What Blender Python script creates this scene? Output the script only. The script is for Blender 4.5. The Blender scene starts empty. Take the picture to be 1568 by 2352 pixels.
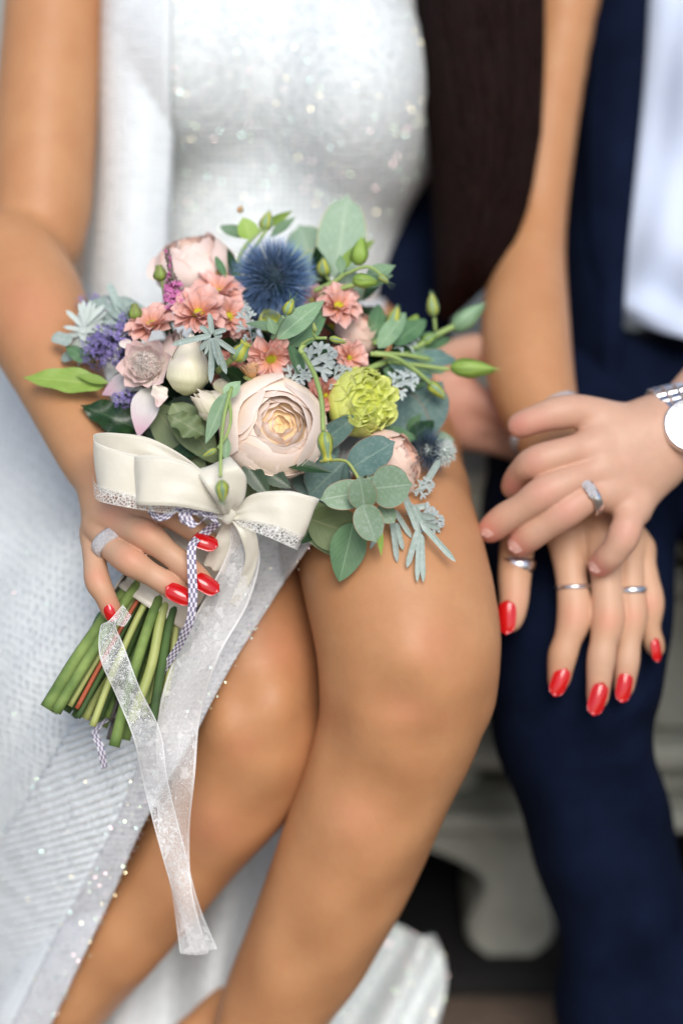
import bpy, math, random
import numpy as np
from mathutils import Matrix, Vector
random.seed(7); rng = np.random.RandomState(7)
sc = bpy.context.scene
COL = sc.collection
PI = math.pi

# ------------------------------------------------------------------ camera, light, exposure
PITCH = math.radians(22); H0 = 0.50; D = 1.42; M = 0.40/1568
MC = Matrix.Translation((0, 0, H0)) @ Matrix.Rotation(PI/2 - PITCH, 4, 'X')
cam = bpy.data.cameras.new('camera'); camo = bpy.data.objects.new('camera', cam); COL.objects.link(camo)
cam.sensor_fit = 'HORIZONTAL'; cam.sensor_width = 24; cam.lens = 24*D/0.40
camo.matrix_world = MC @ Matrix.Translation((0, 0, D))
cam.clip_start = 0.05; cam.clip_end = 400
cam.dof.use_dof = True; cam.dof.focus_distance = D + 0.012; cam.dof.aperture_fstop = 2.0
sc.camera = camo
world = bpy.data.worlds.new('World'); sc.world = world; world.use_nodes = True
wn = world.node_tree.nodes; wl = world.node_tree.links
sky = wn.new('ShaderNodeTexSky'); sky.sky_type = 'NISHITA'; sky.sun_disc = False
SUN_EL, SUN_AZ = math.radians(47), math.radians(170)   # azimuth clockwise from +Y
sky.sun_elevation = SUN_EL; sky.sun_rotation = SUN_AZ
sky.air_density = 1.0; sky.dust_density = 2.5; sky.ozone_density = 1.0
bg = wn['Background']; bg.inputs['Strength'].default_value = 0.13
wl.new(sky.outputs[0], bg.inputs[0])
sun = bpy.data.lights.new('sun', 'SUN'); sun.energy = 1.8; sun.angle = math.radians(32); sun.color = (1.0, 0.97, 0.93)
suno = bpy.data.objects.new('sun', sun); COL.objects.link(suno)
sd = Vector((math.sin(SUN_AZ)*math.cos(SUN_EL), math.cos(SUN_AZ)*math.cos(SUN_EL), math.sin(SUN_EL)))
suno.rotation_euler = sd.to_track_quat('Z', 'Y').to_euler(); suno.location = (0, -2, 4)
sc.view_settings.view_transform = 'Standard'; sc.view_settings.look = 'None'
sc.view_settings.exposure = 0.22; sc.view_settings.gamma = 1.0; sc.view_settings.use_curve_mapping = False
sc.render.engine = 'CYCLES'; sc.cycles.use_denoising = True
sc.cycles.max_bounces = 8; sc.cycles.transparent_max_bounces = 12; sc.cycles.sample_clamp_indirect = 4

# ------------------------------------------------------------------ helpers: placing
def P(u, v, z=0.0):
    k = (D - z)/D
    return np.array([(u-784)*M*k, (1176-v)*M*k, z])
def R(px, z=0.0): return px*M*(D-z)/D
R3 = np.array(MC.to_3x3()); T3 = np.array(MC.translation)
def toW(v): return np.asarray(v) @ R3.T + T3
WORLD = {}
def register(o, mw): WORLD[o.name] = mw
def empty(name, c, parent=None):
    """an Empty, c = point in the working frame"""
    o = bpy.data.objects.new(name, None); COL.objects.link(o)
    w = Matrix.Translation(Vector(toW(c)))
    o.empty_display_size = 0.02
    if parent: o.parent = parent; o.matrix_local = WORLD[parent.name].inverted() @ w
    else: o.matrix_local = w
    register(o, w); return o
def tag(o, label=None, cat=None, group=None, kind=None):
    if label: o['label'] = label
    if cat: o['category'] = cat
    if group: o['group'] = group
    if kind: o['kind'] = kind
    return o
def put(name, me, mc=None, parent=None):
    """link mesh data with a matrix in the working frame"""
    o = bpy.data.objects.new(name, me); COL.objects.link(o)
    w = MC @ (mc if mc is not None else Matrix.Identity(4))
    if parent: o.parent = parent; o.matrix_local = WORLD[parent.name].inverted() @ w
    else: o.matrix_local = w
    register(o, w); return o
def meshdata(name, V, F, mat=None, uv=None, smooth=True):
    me = bpy.data.meshes.new(name)
    V = np.asarray(V, dtype=np.float32)
    if isinstance(F, np.ndarray):
        n = F.shape[1]
        me.vertices.add(len(V)); me.vertices.foreach_set('co', V.ravel())
        me.loops.add(F.size); me.loops.foreach_set('vertex_index', F.ravel().astype(np.int32))
        me.polygons.add(len(F)); me.polygons.foreach_set('loop_start', np.arange(0, F.size, n, dtype=np.int32))
        me.polygons.foreach_set('loop_total', np.full(len(F), n, dtype=np.int32))
        me.update(calc_edges=True)
    else:
        me.from_pydata(V.tolist(), [], F); me.update()
    if smooth: me.polygons.foreach_set('use_smooth', np.ones(len(me.polygons), dtype=bool))
    if uv is not None:
        l = me.uv_layers.new(name='uv')
        idx = np.zeros(len(me.loops), dtype=np.int32); me.loops.foreach_get('vertex_index', idx)
        l.data.foreach_set('uv', np.asarray(uv, dtype=np.float32)[idx].ravel())
    if mat: me.materials.append(mat)
    return me
def baked(name, V, F, mat, parent=None, uv=None, smooth=True):
    """a mesh object in world axes whose vertices are given in the working frame"""
    Vw = toW(V); org = np.array(WORLD[parent.name].translation) if parent else Vw.mean(0)*[1, 1, 0]
    o = bpy.data.objects.new(name, meshdata(name, Vw-org, F, mat, uv, smooth)); COL.objects.link(o)
    w = Matrix.Translation(Vector(org))
    if parent: o.parent = parent; o.matrix_local = WORLD[parent.name].inverted() @ w
    else: o.matrix_local = w
    register(o, w); return o
def frame(org, ax, up=(0, 0, 1), flip=False):
    """matrix: local Z along ax, local Y towards up"""
    z = Vector([float(a) for a in ax]).normalized(); y = Vector([float(a) for a in up]); y = (y - z*y.dot(z))
    if y.length < 1e-6: y = Vector((0, 1, 0)) - z*z.y
    y.normalize(); x = y.cross(z)
    m = Matrix((x, y, z)).transposed().to_4x4(); m.translation = Vector([float(a) for a in org]); return m
class MB:
    def __init__(s): s.V = []; s.F = []; s.U = []; s.n = 0
    def add(s, V, F, U=None, m=None):
        V = np.asarray(V, dtype=float)
        if m is not None:
            mm = np.array(m); V = V @ mm[:3, :3].T + mm[:3, 3]
        s.V.append(V); s.F += [tuple(i+s.n for i in f) for f in F]
        s.U.append(np.zeros((len(V), 2)) if U is None else np.asarray(U, dtype=float)); s.n += len(V)
    def data(s, name, mat, smooth=True): return meshdata(name, np.vstack(s.V), s.F, mat, np.vstack(s.U), smooth)
    def bake(s, name, mat, parent=None, smooth=True): return baked(name, np.vstack(s.V), s.F, mat, parent, np.vstack(s.U), smooth)
def gridF(a, b, wrap=False):
    F = []
    for i in range(a-1):
        for j in range(b if wrap else b-1):
            j2 = (j+1) % b
            F.append((i*b+j, i*b+j2, (i+1)*b+j2, (i+1)*b+j))
    return F
def surf(fn, a, b):
    S, T = np.meshgrid(np.linspace(0, 1, a), np.linspace(-1, 1, b), indexing='ij')
    X, Y, Z = fn(S, T)
    return np.stack([X.ravel(), Y.ravel(), Z.ravel()], 1), gridF(a, b), np.stack([S.ravel(), T.ravel()*.5+.5], 1)
def spline(pts, n):
    """Catmull-Rom through rows of numbers"""
    p = np.asarray(pts, dtype=float); k = len(p)
    if k == 2: return p[0] + (p[1]-p[0])*np.linspace(0, 1, n)[:, None]
    q = np.vstack([2*p[0]-p[1], p, 2*p[-1]-p[-2]])
    t = np.linspace(0, k-1-1e-9, n); i = t.astype(int); f = (t-i)[:, None]
    a, b, c, d = q[i], q[i+1], q[i+2], q[i+3]
    return .5*(2*b+(c-a)*f+(2*a-5*b+4*c-d)*f**2+(3*b-a-3*c+d)*f**3)
def tube(path, rad, sides=8, caps=True):
    path = np.asarray(path); n = len(path); rad = np.broadcast_to(rad, (n,))
    tan = np.gradient(path, axis=0); tan /= np.linalg.norm(tan, axis=1)[:, None]+1e-12
    ref = np.array([0, 0, 1.]) if abs(tan[0][2]) < .9 else np.array([1., 0, 0])
    V = []
    for i in range(n):
        x = np.cross(tan[i], ref); x /= np.linalg.norm(x); y = np.cross(x, tan[i]); ref = y
        for j in range(sides):
            a = 2*PI*j/sides; V.append(path[i]+rad[i]*(math.cos(a)*x+math.sin(a)*y))
    F = gridF(n, sides, True)
    U = [(i/(n-1), j/sides) for i in range(n) for j in range(sides)]
    if caps: F += [tuple(range(sides))[::-1], tuple(range((n-1)*sides, n*sides))]
    return np.array(V), F, U
def lathe(prof, sides=14):
    V = []; U = []
    for i, (r, z) in enumerate(prof):
        for j in range(sides):
            a = 2*PI*j/sides; V.append((r*math.cos(a), r*math.sin(a), z)); U.append((i/(len(prof)-1), j/sides))
    return np.array(V), gridF(len(prof), sides, True), U

# ------------------------------------------------------------------ helpers: bodies as one smooth surface
def smin(a, b, k):
    if k <= 0: return np.minimum(a, b)
    h = np.maximum(k-np.abs(a-b), 0)/k
    return np.minimum(a, b)-h*h*k*.25
def cone_d(X, Y, Z, a, b, ra, rb):
    ba = b-a; L2 = float(ba@ba)+1e-12
    px, py, pz = X-a[0], Y-a[1], Z-a[2]
    h = np.clip((px*ba[0]+py*ba[1]+pz*ba[2])/L2, 0, 1)
    return np.sqrt((px-h*ba[0])**2+(py-h*ba[1])**2+(pz-h*ba[2])**2)-(ra+(rb-ra)*h)
def ell_d(X, Y, Z, c, r):
    px, py, pz = (X-c[0])/r[0], (Y-c[1])/r[1], (Z-c[2])/r[2]
    k0 = np.sqrt(px**2+py**2+pz**2)+1e-9; k1 = np.sqrt((px/r[0])**2+(py/r[1])**2+(pz/r[2])**2)+1e-9
    return k0*(k0-1)/k1
def chain(pts):
    """pts (u,v,z,r px) -> round cones; long chains are rounded off with a spline"""
    out = []
    if len(pts) > 3: pts = [tuple(float(x) for x in q) for q in spline(pts, 4*(len(pts)-1)+1)]
    for p, q in zip(pts[:-1], pts[1:]):
        out.append(('c', P(*p[:3]), P(*q[:3]), R(p[3], p[2]), R(q[3], q[2])))
    return out
def ell(u, v, z, ru, rv, rz): return ('e', P(u, v, z), (R(ru, z), R(rv, z), rz))
def pbox(p):
    if p[0] == 'c':
        lo = np.minimum(p[1]-p[3], p[2]-p[4]); hi = np.maximum(p[1]+p[3], p[2]+p[4])
    else: lo = p[1]-np.array(p[2]); hi = p[1]+np.array(p[2])
    return lo, hi
def pd(p, X, Y, Z): return cone_d(X, Y, Z, *p[1:]) if p[0] == 'c' else ell_d(X, Y, Z, *p[1:])
def body_mesh(base, digits, vox, kb=.012, kd=.007, kc=.002, hard=(), clip=None, dk=.0012):
    """base: smooth union of primitives; digits: chains each blended into the base but not into one another"""
    allp = [p for p in base]+[p for d in digits for p in d]+[p for d in hard for p in d]
    lo = np.min([pbox(p)[0] for p in allp], 0)-4*vox; hi = np.max([pbox(p)[1] for p in allp], 0)+4*vox
    if clip: lo, hi = np.maximum(lo, clip[0]), np.minimum(hi, clip[1])
    n = np.ceil((hi-lo)/vox).astype(int)+1
    ax = [lo[i]+vox*np.arange(n[i]) for i in range(3)]
    def sub(ps, mar):
        l = np.min([pbox(p)[0] for p in ps], 0)-mar; h = np.max([pbox(p)[1] for p in ps], 0)+mar
        s = [slice(min(n[i], max(0, int((l[i]-lo[i])/vox))), max(0, min(n[i], int((h[i]-lo[i])/vox)+2))) for i in range(3)]
        g = np.ix_(ax[0][s[0]], ax[1][s[1]], ax[2][s[2]])
        return tuple(s), [a.astype(np.float32) for a in g]
    F = np.full(n, 1.0, dtype=np.float32)
    for p in base:
        s, (X, Y, Z) = sub([p], kb+2*vox)
        if X.size*Y.size*Z.size == 0: continue
        F[s] = smin(F[s], pd(p, X, Y, Z).astype(np.float32), kb)
    if digits:
        DU = np.full(n, 1.0, dtype=np.float32)
        for d in digits:
            s, (X, Y, Z) = sub(d, kd+2*vox)
            if X.size*Y.size*Z.size == 0: continue
            T = None
            for p in d:
                q = pd(p, X, Y, Z).astype(np.float32); T = q if T is None else smin(T, q, kc)
            DU[s] = smin(DU[s], T, dk)
        F = smin(F, DU, kd)
    for d in hard:
        s, (X, Y, Z) = sub(d, 3*vox); T = None
        for p in d:
            q = pd(p, X, Y, Z).astype(np.float32); T = q if T is None else smin(T, q, kb)
        F[s] = np.minimum(F[s], T)
    ins = F < 0
    c = np.zeros(n-1, dtype=np.int8)
    for dx in (0, 1):
        for dy in (0, 1):
            for dz in (0, 1): c += ins[dx:n[0]-1+dx, dy:n[1]-1+dy, dz:n[2]-1+dz]
    act = np.nonzero((c > 0) & (c < 8)); I = np.stack(act, 1); m = n-1
    key = (I[:, 0]*m[1]+I[:, 1])*m[2]+I[:, 2]
    acc = np.zeros((len(I), 3)); cnt = np.zeros(len(I))
    cor = [(a, b, d) for a in (0, 1) for b in (0, 1) for d in (0, 1)]
    val = {k: F[I[:, 0]+k[0], I[:, 1]+k[1], I[:, 2]+k[2]] for k in cor}
    for k in cor:
        for a in range(3):
            if k[a] == 0:
                k2 = tuple(k[i]+(i == a) for i in range(3)); v0, v1 = val[k], val[k2]
                x = (v0 < 0) != (v1 < 0); t = np.where(x, v0/np.where(x, v0-v1, 1), 0)
                q = np.zeros((len(I), 3)); q[:] = k; q[:, a] += t
                acc += q*x[:, None]; cnt += x
    V = lo+vox*(I+acc/cnt[:, None])
    Q = []
    for a in range(3):
        b, d = (a+1) % 3, (a+2) % 3
        s0 = [slice(1, n[i]-1) for i in range(3)]; s1 = list(s0); s0[a] = slice(0, n[a]-1); s1[a] = slice(1, n[a])
        A, B = ins[tuple(s0)], ins[tuple(s1)]
        E = np.stack(np.nonzero(A != B), 1)
        pos = A[tuple(E.T)]
        E = E.copy(); E[:, b] += 1; E[:, d] += 1
        def kk(db, dd):
            e = E.copy(); e[:, b] += db; e[:, d] += dd
            return np.searchsorted(key, (e[:, 0]*m[1]+e[:, 1])*m[2]+e[:, 2])
        q = np.stack([kk(-1, -1), kk(0, -1), kk(0, 0), kk(-1, 0)], 1)
        q[~pos] = q[~pos][:, ::-1]
        Q.append(q)
    return V, np.vstack(Q).astype(np.int32)
def join_pieces(coarse, fine):
    """one mesh: the coarse surface outside the fine boxes, the fine surface inside them"""
    V, F = coarse
    for (v2, f2), (lo, hi), m in fine:
        ins_ = ((V > lo+m) & (V < hi-m)).all(1); F = F[~ins_[F].all(1)]
    Vs, Fs, n_ = [V], [F], len(V)
    for (v2, f2), b, m in fine: Vs.append(v2); Fs.append(f2+n_); n_ += len(v2)
    return np.vstack(Vs), np.vstack(Fs)
def tapered(d, f=(1, .93, 1.05, .91, .99)):
    return d
def push_out(V, prims, gap, it=12, k=.012):
    """lift cloth points towards the camera side until they lie outside a body"""
    V = np.array(V, dtype=float)
    for _ in range(it):
        d = None
        for p in prims:
            q = pd(p, V[:, 0], V[:, 1], V[:, 2]); d = q if d is None else smin(d, q, k)
        V[:, 2] += np.maximum(gap-d, 0)*.8
    return V
def cloth(ctrl, nu, nv, prims=None, gap=.004, wav=None):
    C = [[P(*q) for q in row] for row in ctrl]
    rows = np.array([spline(r, nu) for r in C])
    G = np.array([spline(rows[:, j], nv) for j in range(nu)])      # nu x nv x 3
    G = G.transpose(1, 0, 2)
    S, T = np.meshgrid(np.linspace(0, 1, nv), np.linspace(0, 1, nu), indexing='ij')
    V = G.reshape(-1, 3)
    if wav is not None: V = V.copy(); V[:, 2] += wav(S.ravel(), T.ravel())
    if prims: V = push_out(V, prims, gap)
    return V, gridF(nv, nu), np.stack([T.ravel(), S.ravel()], 1)

# ------------------------------------------------------------------ helpers: materials
def nodemat(name):
    m = bpy.data.materials.new(name); m.use_nodes = True
    nt = m.node_tree; return m, nt.nodes, nt.links, nt.nodes['Principled BSDF']
def coord(N, L, kind='Object', scale=None):
    tc = N.new('ShaderNodeTexCoord'); s = tc.outputs[kind]
    if scale:
        mp = N.new('ShaderNodeMapping'); mp.inputs['Scale'].default_value = scale; L.new(s, mp.inputs[0]); s = mp.outputs[0]
    return s
def noise(N, L, co, scale, detail=3, rough=.55):
    t = N.new('ShaderNodeTexNoise'); t.inputs['Scale'].default_value = scale; t.inputs['Detail'].default_value = detail
    t.inputs['Roughness'].default_value = rough; L.new(co, t.inputs['Vector']); return t
def ramp(N, L, fac, stops):
    r = N.new('ShaderNodeValToRGB'); e = r.color_ramp.elements
    while len(e) < len(stops): e.new(.5)
    for k, (p, c) in zip(e, stops): k.position = p; k.color = (*c, 1) if len(c) == 3 else c
    L.new(fac, r.inputs[0]); return r
def bump(N, L, h, strength, dist, bsdf, prev=None):
    b = N.new('ShaderNodeBump'); b.inputs['Strength'].default_value = strength; b.inputs['Distance'].default_value = dist
    L.new(h, b.inputs['Height'])
    if prev: L.new(prev.outputs[0], b.inputs['Normal'])
    L.new(b.outputs[0], bsdf.inputs['Normal']); return b
def mixc(N, L, a, b, fac, mode='MIX'):
    x = N.new('ShaderNodeMix'); x.data_type = 'RGBA'; x.blend_type = mode
    for k, v in ((0, fac), (6, a), (7, b)):
        if isinstance(v, (float, int)): x.inputs[k].default_value = v
        elif isinstance(v, tuple): x.inputs[k].default_value = (*v, 1)
        else: L.new(v, x.inputs[k])
    return x.outputs[2]
def sc3(c, k): return tuple(min(1, x*k) for x in c)
def skin(name, c, red, pale, flush, sss=.25):
    m, N, L, B = nodemat(name); co = coord(N, L)
    n1 = noise(N, L, co, 26, 6, .62); r = ramp(N, L, n1.outputs[0], [(.3, c), (.7, red)])
    n2 = noise(N, L, co, 160, 3)
    col = mixc(N, L, r.outputs[0], sc3(c, .85), ramp(N, L, n2.outputs[0], [(.45, (0, 0, 0)), (.75, (.4, .4, .4))]).outputs[0])
    at = N.new('ShaderNodeAttribute'); at.attribute_name = 'pale'; col = mixc(N, L, col, pale, at.outputs['Fac'])
    at = N.new('ShaderNodeAttribute'); at.attribute_name = 'flush'; col = mixc(N, L, col, flush, at.outputs['Fac'])
    L.new(col, B.inputs['Base Color'])
    B.inputs['Roughness'].default_value = .46; B.inputs['Subsurface Weight'].default_value = sss
    B.inputs['Subsurface Radius'].default_value = (1, .35, .2); B.inputs['Subsurface Scale'].default_value = .006
    B.inputs['Specular IOR Level'].default_value = .32
    n3 = noise(N, L, co, 900, 2); b = bump(N, L, n3.outputs[0], .12, .0006, B)
    n4 = noise(N, L, co, 160, 3); bump(N, L, n4.outputs[0], .15, .0010, B, b)
    return m
def petalmat(name, base, mid, edge, rough=.5, transl=.25, vein=.25):
    """colour runs from the claw of the petal (uv x = 0) to its lip"""
    m, N, L, B = nodemat(name); uv = coord(N, L, 'UV')
    sp = N.new('ShaderNodeSeparateXYZ'); L.new(uv, sp.inputs[0])
    oi = N.new('ShaderNodeObjectInfo')
    ns = noise(N, L, coord(N, L), 90, 3)
    ad = N.new('ShaderNodeMath'); ad.operation = 'MULTIPLY_ADD'; L.new(ns.outputs[0], ad.inputs[0]); ad.inputs[1].default_value = .3
    L.new(sp.outputs[0], ad.inputs[2])
    r = ramp(N, L, ad.outputs[0], [(.15, base), (.6, mid), (1.1 if False else 1.0, edge)])
    st = noise(N, L, coord(N, L, 'UV', (1.5, 26, 1)), 2, 3); sr = ramp(N, L, st.outputs[0], [(.35, (.78, .74, .72)), (.62, (1, 1, 1))])
    cc = mixc(N, L, r.outputs[0], sr.outputs[0], min(1, .08+vein*1.6), 'MULTIPLY')
    h = N.new('ShaderNodeHueSaturation'); L.new(cc, h.inputs['Color'])
    mr = N.new('ShaderNodeMapRange'); L.new(oi.outputs['Random'], mr.inputs[0]); mr.inputs[3].default_value = .93; mr.inputs[4].default_value = 1.05
    L.new(mr.outputs[0], h.inputs['Value'])
    L.new(h.outputs[0], B.inputs['Base Color']); B.inputs['Roughness'].default_value = rough
    B.inputs['Sheen Weight'].default_value = .15
    w = noise(N, L, coord(N, L, 'UV', (2, 34, 1)), 2, 3); bump(N, L, w.outputs[0], vein, .0002, B)
    tr = N.new('ShaderNodeBsdfTranslucent'); L.new(h.outputs[0], tr.inputs[0])
    mx = N.new('ShaderNodeMixShader'); mx.inputs[0].default_value = transl
    out = N['Material Output']; L.new(B.outputs[0], mx.inputs[1]); L.new(tr.outputs[0], mx.inputs[2]); L.new(mx.outputs[0], out.inputs[0])
    return m
def leafmat(name, c, c2, rib, rough=.5, transl=.15, dust=0.0, edge=None, veins=12):
    m, N, L, B = nodemat(name); uv = coord(N, L, 'UV')
    sp = N.new('ShaderNodeSeparateXYZ'); L.new(uv, sp.inputs[0])
    ns = noise(N, L, coord(N, L), 70, 5); r = ramp(N, L, ns.outputs[0], [(.3, c), (.7, c2)])
    s1 = N.new('ShaderNodeMath'); s1.operation = 'SUBTRACT'; L.new(sp.outputs[1], s1.inputs[0]); s1.inputs[1].default_value = .5
    s2 = N.new('ShaderNodeMath'); s2.operation = 'ABSOLUTE'; L.new(s1.outputs[0], s2.inputs[0])
    rr = ramp(N, L, s2.outputs[0], [(.012, (.8, .8, .8)), (.035, (0, 0, 0))])
    col = mixc(N, L, r.outputs[0], rib, rr.outputs[0])
    # side veins: a wave along s + |t|
    a = N.new('ShaderNodeMath'); a.operation = 'MULTIPLY_ADD'; L.new(s2.outputs[0], a.inputs[0]); a.inputs[1].default_value = -.9; L.new(sp.outputs[0], a.inputs[2])
    b = N.new('ShaderNodeMath'); b.operation = 'MULTIPLY'; L.new(a.outputs[0], b.inputs[0]); b.inputs[1].default_value = veins*2*PI
    cs = N.new('ShaderNodeMath'); cs.operation = 'COSINE'; L.new(b.outputs[0], cs.inputs[0])
    vr = ramp(N, L, cs.outputs[0], [(.9, (0, 0, 0)), (1.0, (.35, .35, .35))])
    col = mixc(N, L, col, rib, vr.outputs[0])
    if dust:
        n2 = noise(N, L, coord(N, L), 420, 4); d = ramp(N, L, n2.outputs[0], [(.5, (0, 0, 0)), (.75, (dust, dust, dust))])
        col = mixc(N, L, col, (.55, .6, .58), d.outputs[0])
    if edge:
        e = ramp(N, L, s2.outputs[0], [(.475, (0, 0, 0)), (.49, (1, 1, 1))]); col = mixc(N, L, col, edge, e.outputs[0])
    oi = N.new('ShaderNodeObjectInfo'); h = N.new('ShaderNodeHueSaturation'); L.new(col, h.inputs['Color'])
    mr = N.new('ShaderNodeMapRange'); L.new(oi.outputs['Random'], mr.inputs[0]); mr.inputs[3].default_value = .8; mr.inputs[4].default_value = 1.2
    L.new(mr.outputs[0], h.inputs['Value'])
    L.new(h.outputs[0], B.inputs['Base Color']); B.inputs['Roughness'].default_value = rough
    bump(N, L, vr.outputs[0], .25, .0006, B)
    tr = N.new('ShaderNodeBsdfTranslucent'); L.new(h.outputs[0], tr.inputs[0])
    mx = N.new('ShaderNodeMixShader'); mx.inputs[0].default_value = transl
    L.new(B.outputs[0], mx.inputs[1]); L.new(tr.outputs[0], mx.inputs[2]); L.new(mx.outputs[0], N['Material Output'].inputs[0])
    return m
def plain(name, c, c2=None, rough=.6, metal=0, nscale=40, bs=.2, bd=.001, sheen=0, coat=0, spec=.5, sub=0):
    m, N, L, B = nodemat(name); co = coord(N, L)
    n1 = noise(N, L, co, nscale, 4); r = ramp(N, L, n1.outputs[0], [(.3, c), (.7, c2 or sc3(c, .75))])
    L.new(r.outputs[0], B.inputs['Base Color']); B.inputs['Roughness'].default_value = rough; B.inputs['Metallic'].default_value = metal
    B.inputs['Sheen Weight'].default_value = sheen; B.inputs['Coat Weight'].default_value = coat
    B.inputs['Specular IOR Level'].default_value = spec; B.inputs['Subsurface Weight'].default_value = sub
    B.inputs['Subsurface Scale'].default_value = .004
    n2 = noise(N, L, co, nscale*6, 3); bump(N, L, n2.outputs[0], bs, bd, B)
    return m
def knit(name, c, c2, su, sv, uvmap=False, depth=.0016, trans=0.0):
    """openwork knit: rows of stitches with little dark gaps, glitter thread"""
    m, N, L, B = nodemat(name)
    co = coord(N, L, 'UV' if uvmap else 'Object', (su, sv, 1) if uvmap else (su, sv, sv))
    wx = noise(N, L, co, .35, 3); ad = N.new('ShaderNodeVectorMath'); ad.operation = 'MULTIPLY_ADD'
    L.new(wx.outputs['Color'], ad.inputs[0]); ad.inputs[1].default_value = (1.1, 1.1, 1.1); L.new(co, ad.inputs[2])
    v = N.new('ShaderNodeTexVoronoi'); v.inputs['Scale'].default_value = 1.0; v.inputs['Randomness'].default_value = .30; L.new(ad.outputs[0], v.inputs['Vector'])
    g = ramp(N, L, v.outputs['Distance'], [(.1, c2), (.5, c)])
    big = noise(N, L, coord(N, L), 9, 3)
    col = mixc(N, L, g.outputs[0], sc3(c, .86), ramp(N, L, big.outputs[0], [(.35, (0, 0, 0)), (.7, (.6, .6, .6))]).outputs[0])
    L.new(col, B.inputs['Base Color']); B.inputs['Roughness'].default_value = .55; B.inputs['Sheen Weight'].default_value = .3
    fine = noise(N, L, coord(N, L), 900, 2)
    b = bump(N, L, v.outputs['Distance'], .8, depth, B); bump(N, L, fine.outputs[0], .3, .0005, B, b)
    return m

# ------------------------------------------------------------------ materials
SKIN = skin('tan_skin', (.545, .28, .132), (.48, .225, .10), (.61, .385, .26), (.66, .22, .15), .14)
SKIN2 = skin('fair_skin', (.62, .39, .27), (.58, .33, .23), (.62, .40, .28), (.66, .20, .17), .14)
RED = plain('red_nail_lacquer', (.60, .004, .006), (.52, .003, .005), rough=.14, coat=.5, bs=.02)
NAILM = plain('bare_nail', (.66, .37, .31), rough=.28, coat=.3, bs=.02)
KNIT = knit('white_openwork_knit', (.80, .85, .85), (.46, .53, .55), 210, 210)
RIB = knit('ribbed_white_knit', (.79, .84, .85), (.58, .65, .67), 16, 120, True)
BAND = knit('grey_glitter_band', (.66, .68, .70), (.34, .35, .40), 12, 150, True)
DRAPE = knit('plain_white_lining', (.74, .79, .81), (.64, .69, .71), 120, 120)
HAIRM = plain('dark_brown_hair', (.010, .003, .002), (.005, .0015, .0012), rough=.7, nscale=60, spec=.05)
HAIRS = plain('streaked_hair', (.015, .0042, .0028), (.005, .0015, .001), rough=.42, nscale=240, spec=.09)
NAVY = plain('navy_suit_wool', (.005, .010, .030), (.003, .006, .018), rough=.9, nscale=30, bs=.3, sheen=.0, spec=.08)
SHIRT = plain('pale_blue_shirt_cotton', (.62, .70, .86), (.56, .65, .82), rough=.8, nscale=25, bs=.2)
SILVER = plain('silver_metal', (.82, .82, .84), (.72, .72, .74), rough=.2, metal=1, bs=.05)
DARKMETAL = plain('dark_steel_metal', (.22, .23, .24), rough=.25, metal=1)
CRYSTAL = plain('pave_stones', (.9, .9, .92), (.6, .6, .62), rough=.12, metal=.35, nscale=700, bs=1, bd=.0008)
DIAL = plain('white_watch_dial', (.88, .88, .88), rough=.25, coat=1)
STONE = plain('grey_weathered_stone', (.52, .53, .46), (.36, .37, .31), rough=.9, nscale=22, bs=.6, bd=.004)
SHADEBLACK = plain('painted_shade_black', (.012, .012, .013), (.02, .02, .02), rough=.95, nscale=15)  # near-black colour stands in for the shade under the bench
PAVE = plain('brown_gravel_paving', (.22, .16, .12), (.13, .095, .07), rough=.95, nscale=18, bs=.8, bd=.006)
WALLM = plain('pale_rendered_wall', (.42, .44, .42), (.34, .36, .35), rough=.9, nscale=3, bs=.3)

# ------------------------------------------------------------------ setting
def box(lo, hi, bev=.006):
    lo, hi = np.array(lo), np.array(hi); c = []
    V = []; F = []
    # chamfered box: three nested quads per axis
    import itertools
    idx = {}
    for s in itertools.product((0, 1), repeat=3):
        corner = np.where(s, hi, lo); inn = np.where(s, -bev, bev)
        for a in range(3):
            v = corner + inn; v[a] = corner[a]; idx[(s, a)] = len(V); V.append(v)
    for a in range(3):
        b, d = (a+1) % 3, (a+2) % 3
        for e in (0, 1):
            q = []
            for x, y in ((0, 0), (1, 0), (1, 1), (0, 1)):
                s = [0, 0, 0]; s[a] = e; s[b] = x; s[d] = y; q.append(idx[(tuple(s), a)])
            F.append(tuple(q if e else q[::-1]))
            # edges between face a/e and faces b
        for x in (0, 1):
            for y in (0, 1):       # edge running along a, at b=x d=y
                s0 = [0, 0, 0]; s0[b] = x; s0[d] = y; s1 = list(s0); s1[a] = 1
                q = (idx[(tuple(s0), b)], idx[(tuple(s1), b)], idx[(tuple(s1), d)], idx[(tuple(s0), d)])
                F.append(q if x != y else q[::-1])
    for s in itertools.product((0, 1), repeat=3):
        q = (idx[(s, 0)], idx[(s, 1)], idx[(s, 2)]); F.append(q if sum(s) % 2 else q[::-1])
    return np.array(V), F
def wobj(name, V, F, mat, parent=None, smooth=False):
    V = np.asarray(V, dtype=float); org = np.array(WORLD[parent.name].translation) if parent else np.array([V[:, 0].mean(), V[:, 1].mean(), V[:, 2].min()])
    o = bpy.data.objects.new(name, meshdata(name, V-org, F, mat, None, smooth)); COL.objects.link(o)
    w = Matrix.Translation(Vector(org))
    if parent: o.parent = parent; o.matrix_local = WORLD[parent.name].inverted() @ w
    else: o.matrix_local = w
    register(o, w); return o
def wbox(name, lo, hi, mat, parent=None, bev=.006):
    V, F = box(lo, hi, bev); return wobj(name, V, F, mat, parent)
V, F, _ = surf(lambda s, t: ((s-.5)*120, t*60, s*0), 60, 60)
tag(wobj('ground', V, F, PAVE, smooth=True), kind='structure')
tag(wbox('wall', (-6, 2.6, -.02), (6, 2.9, 3.2), WALLM), 'pale rendered wall standing behind the bench', 'wall')
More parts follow.
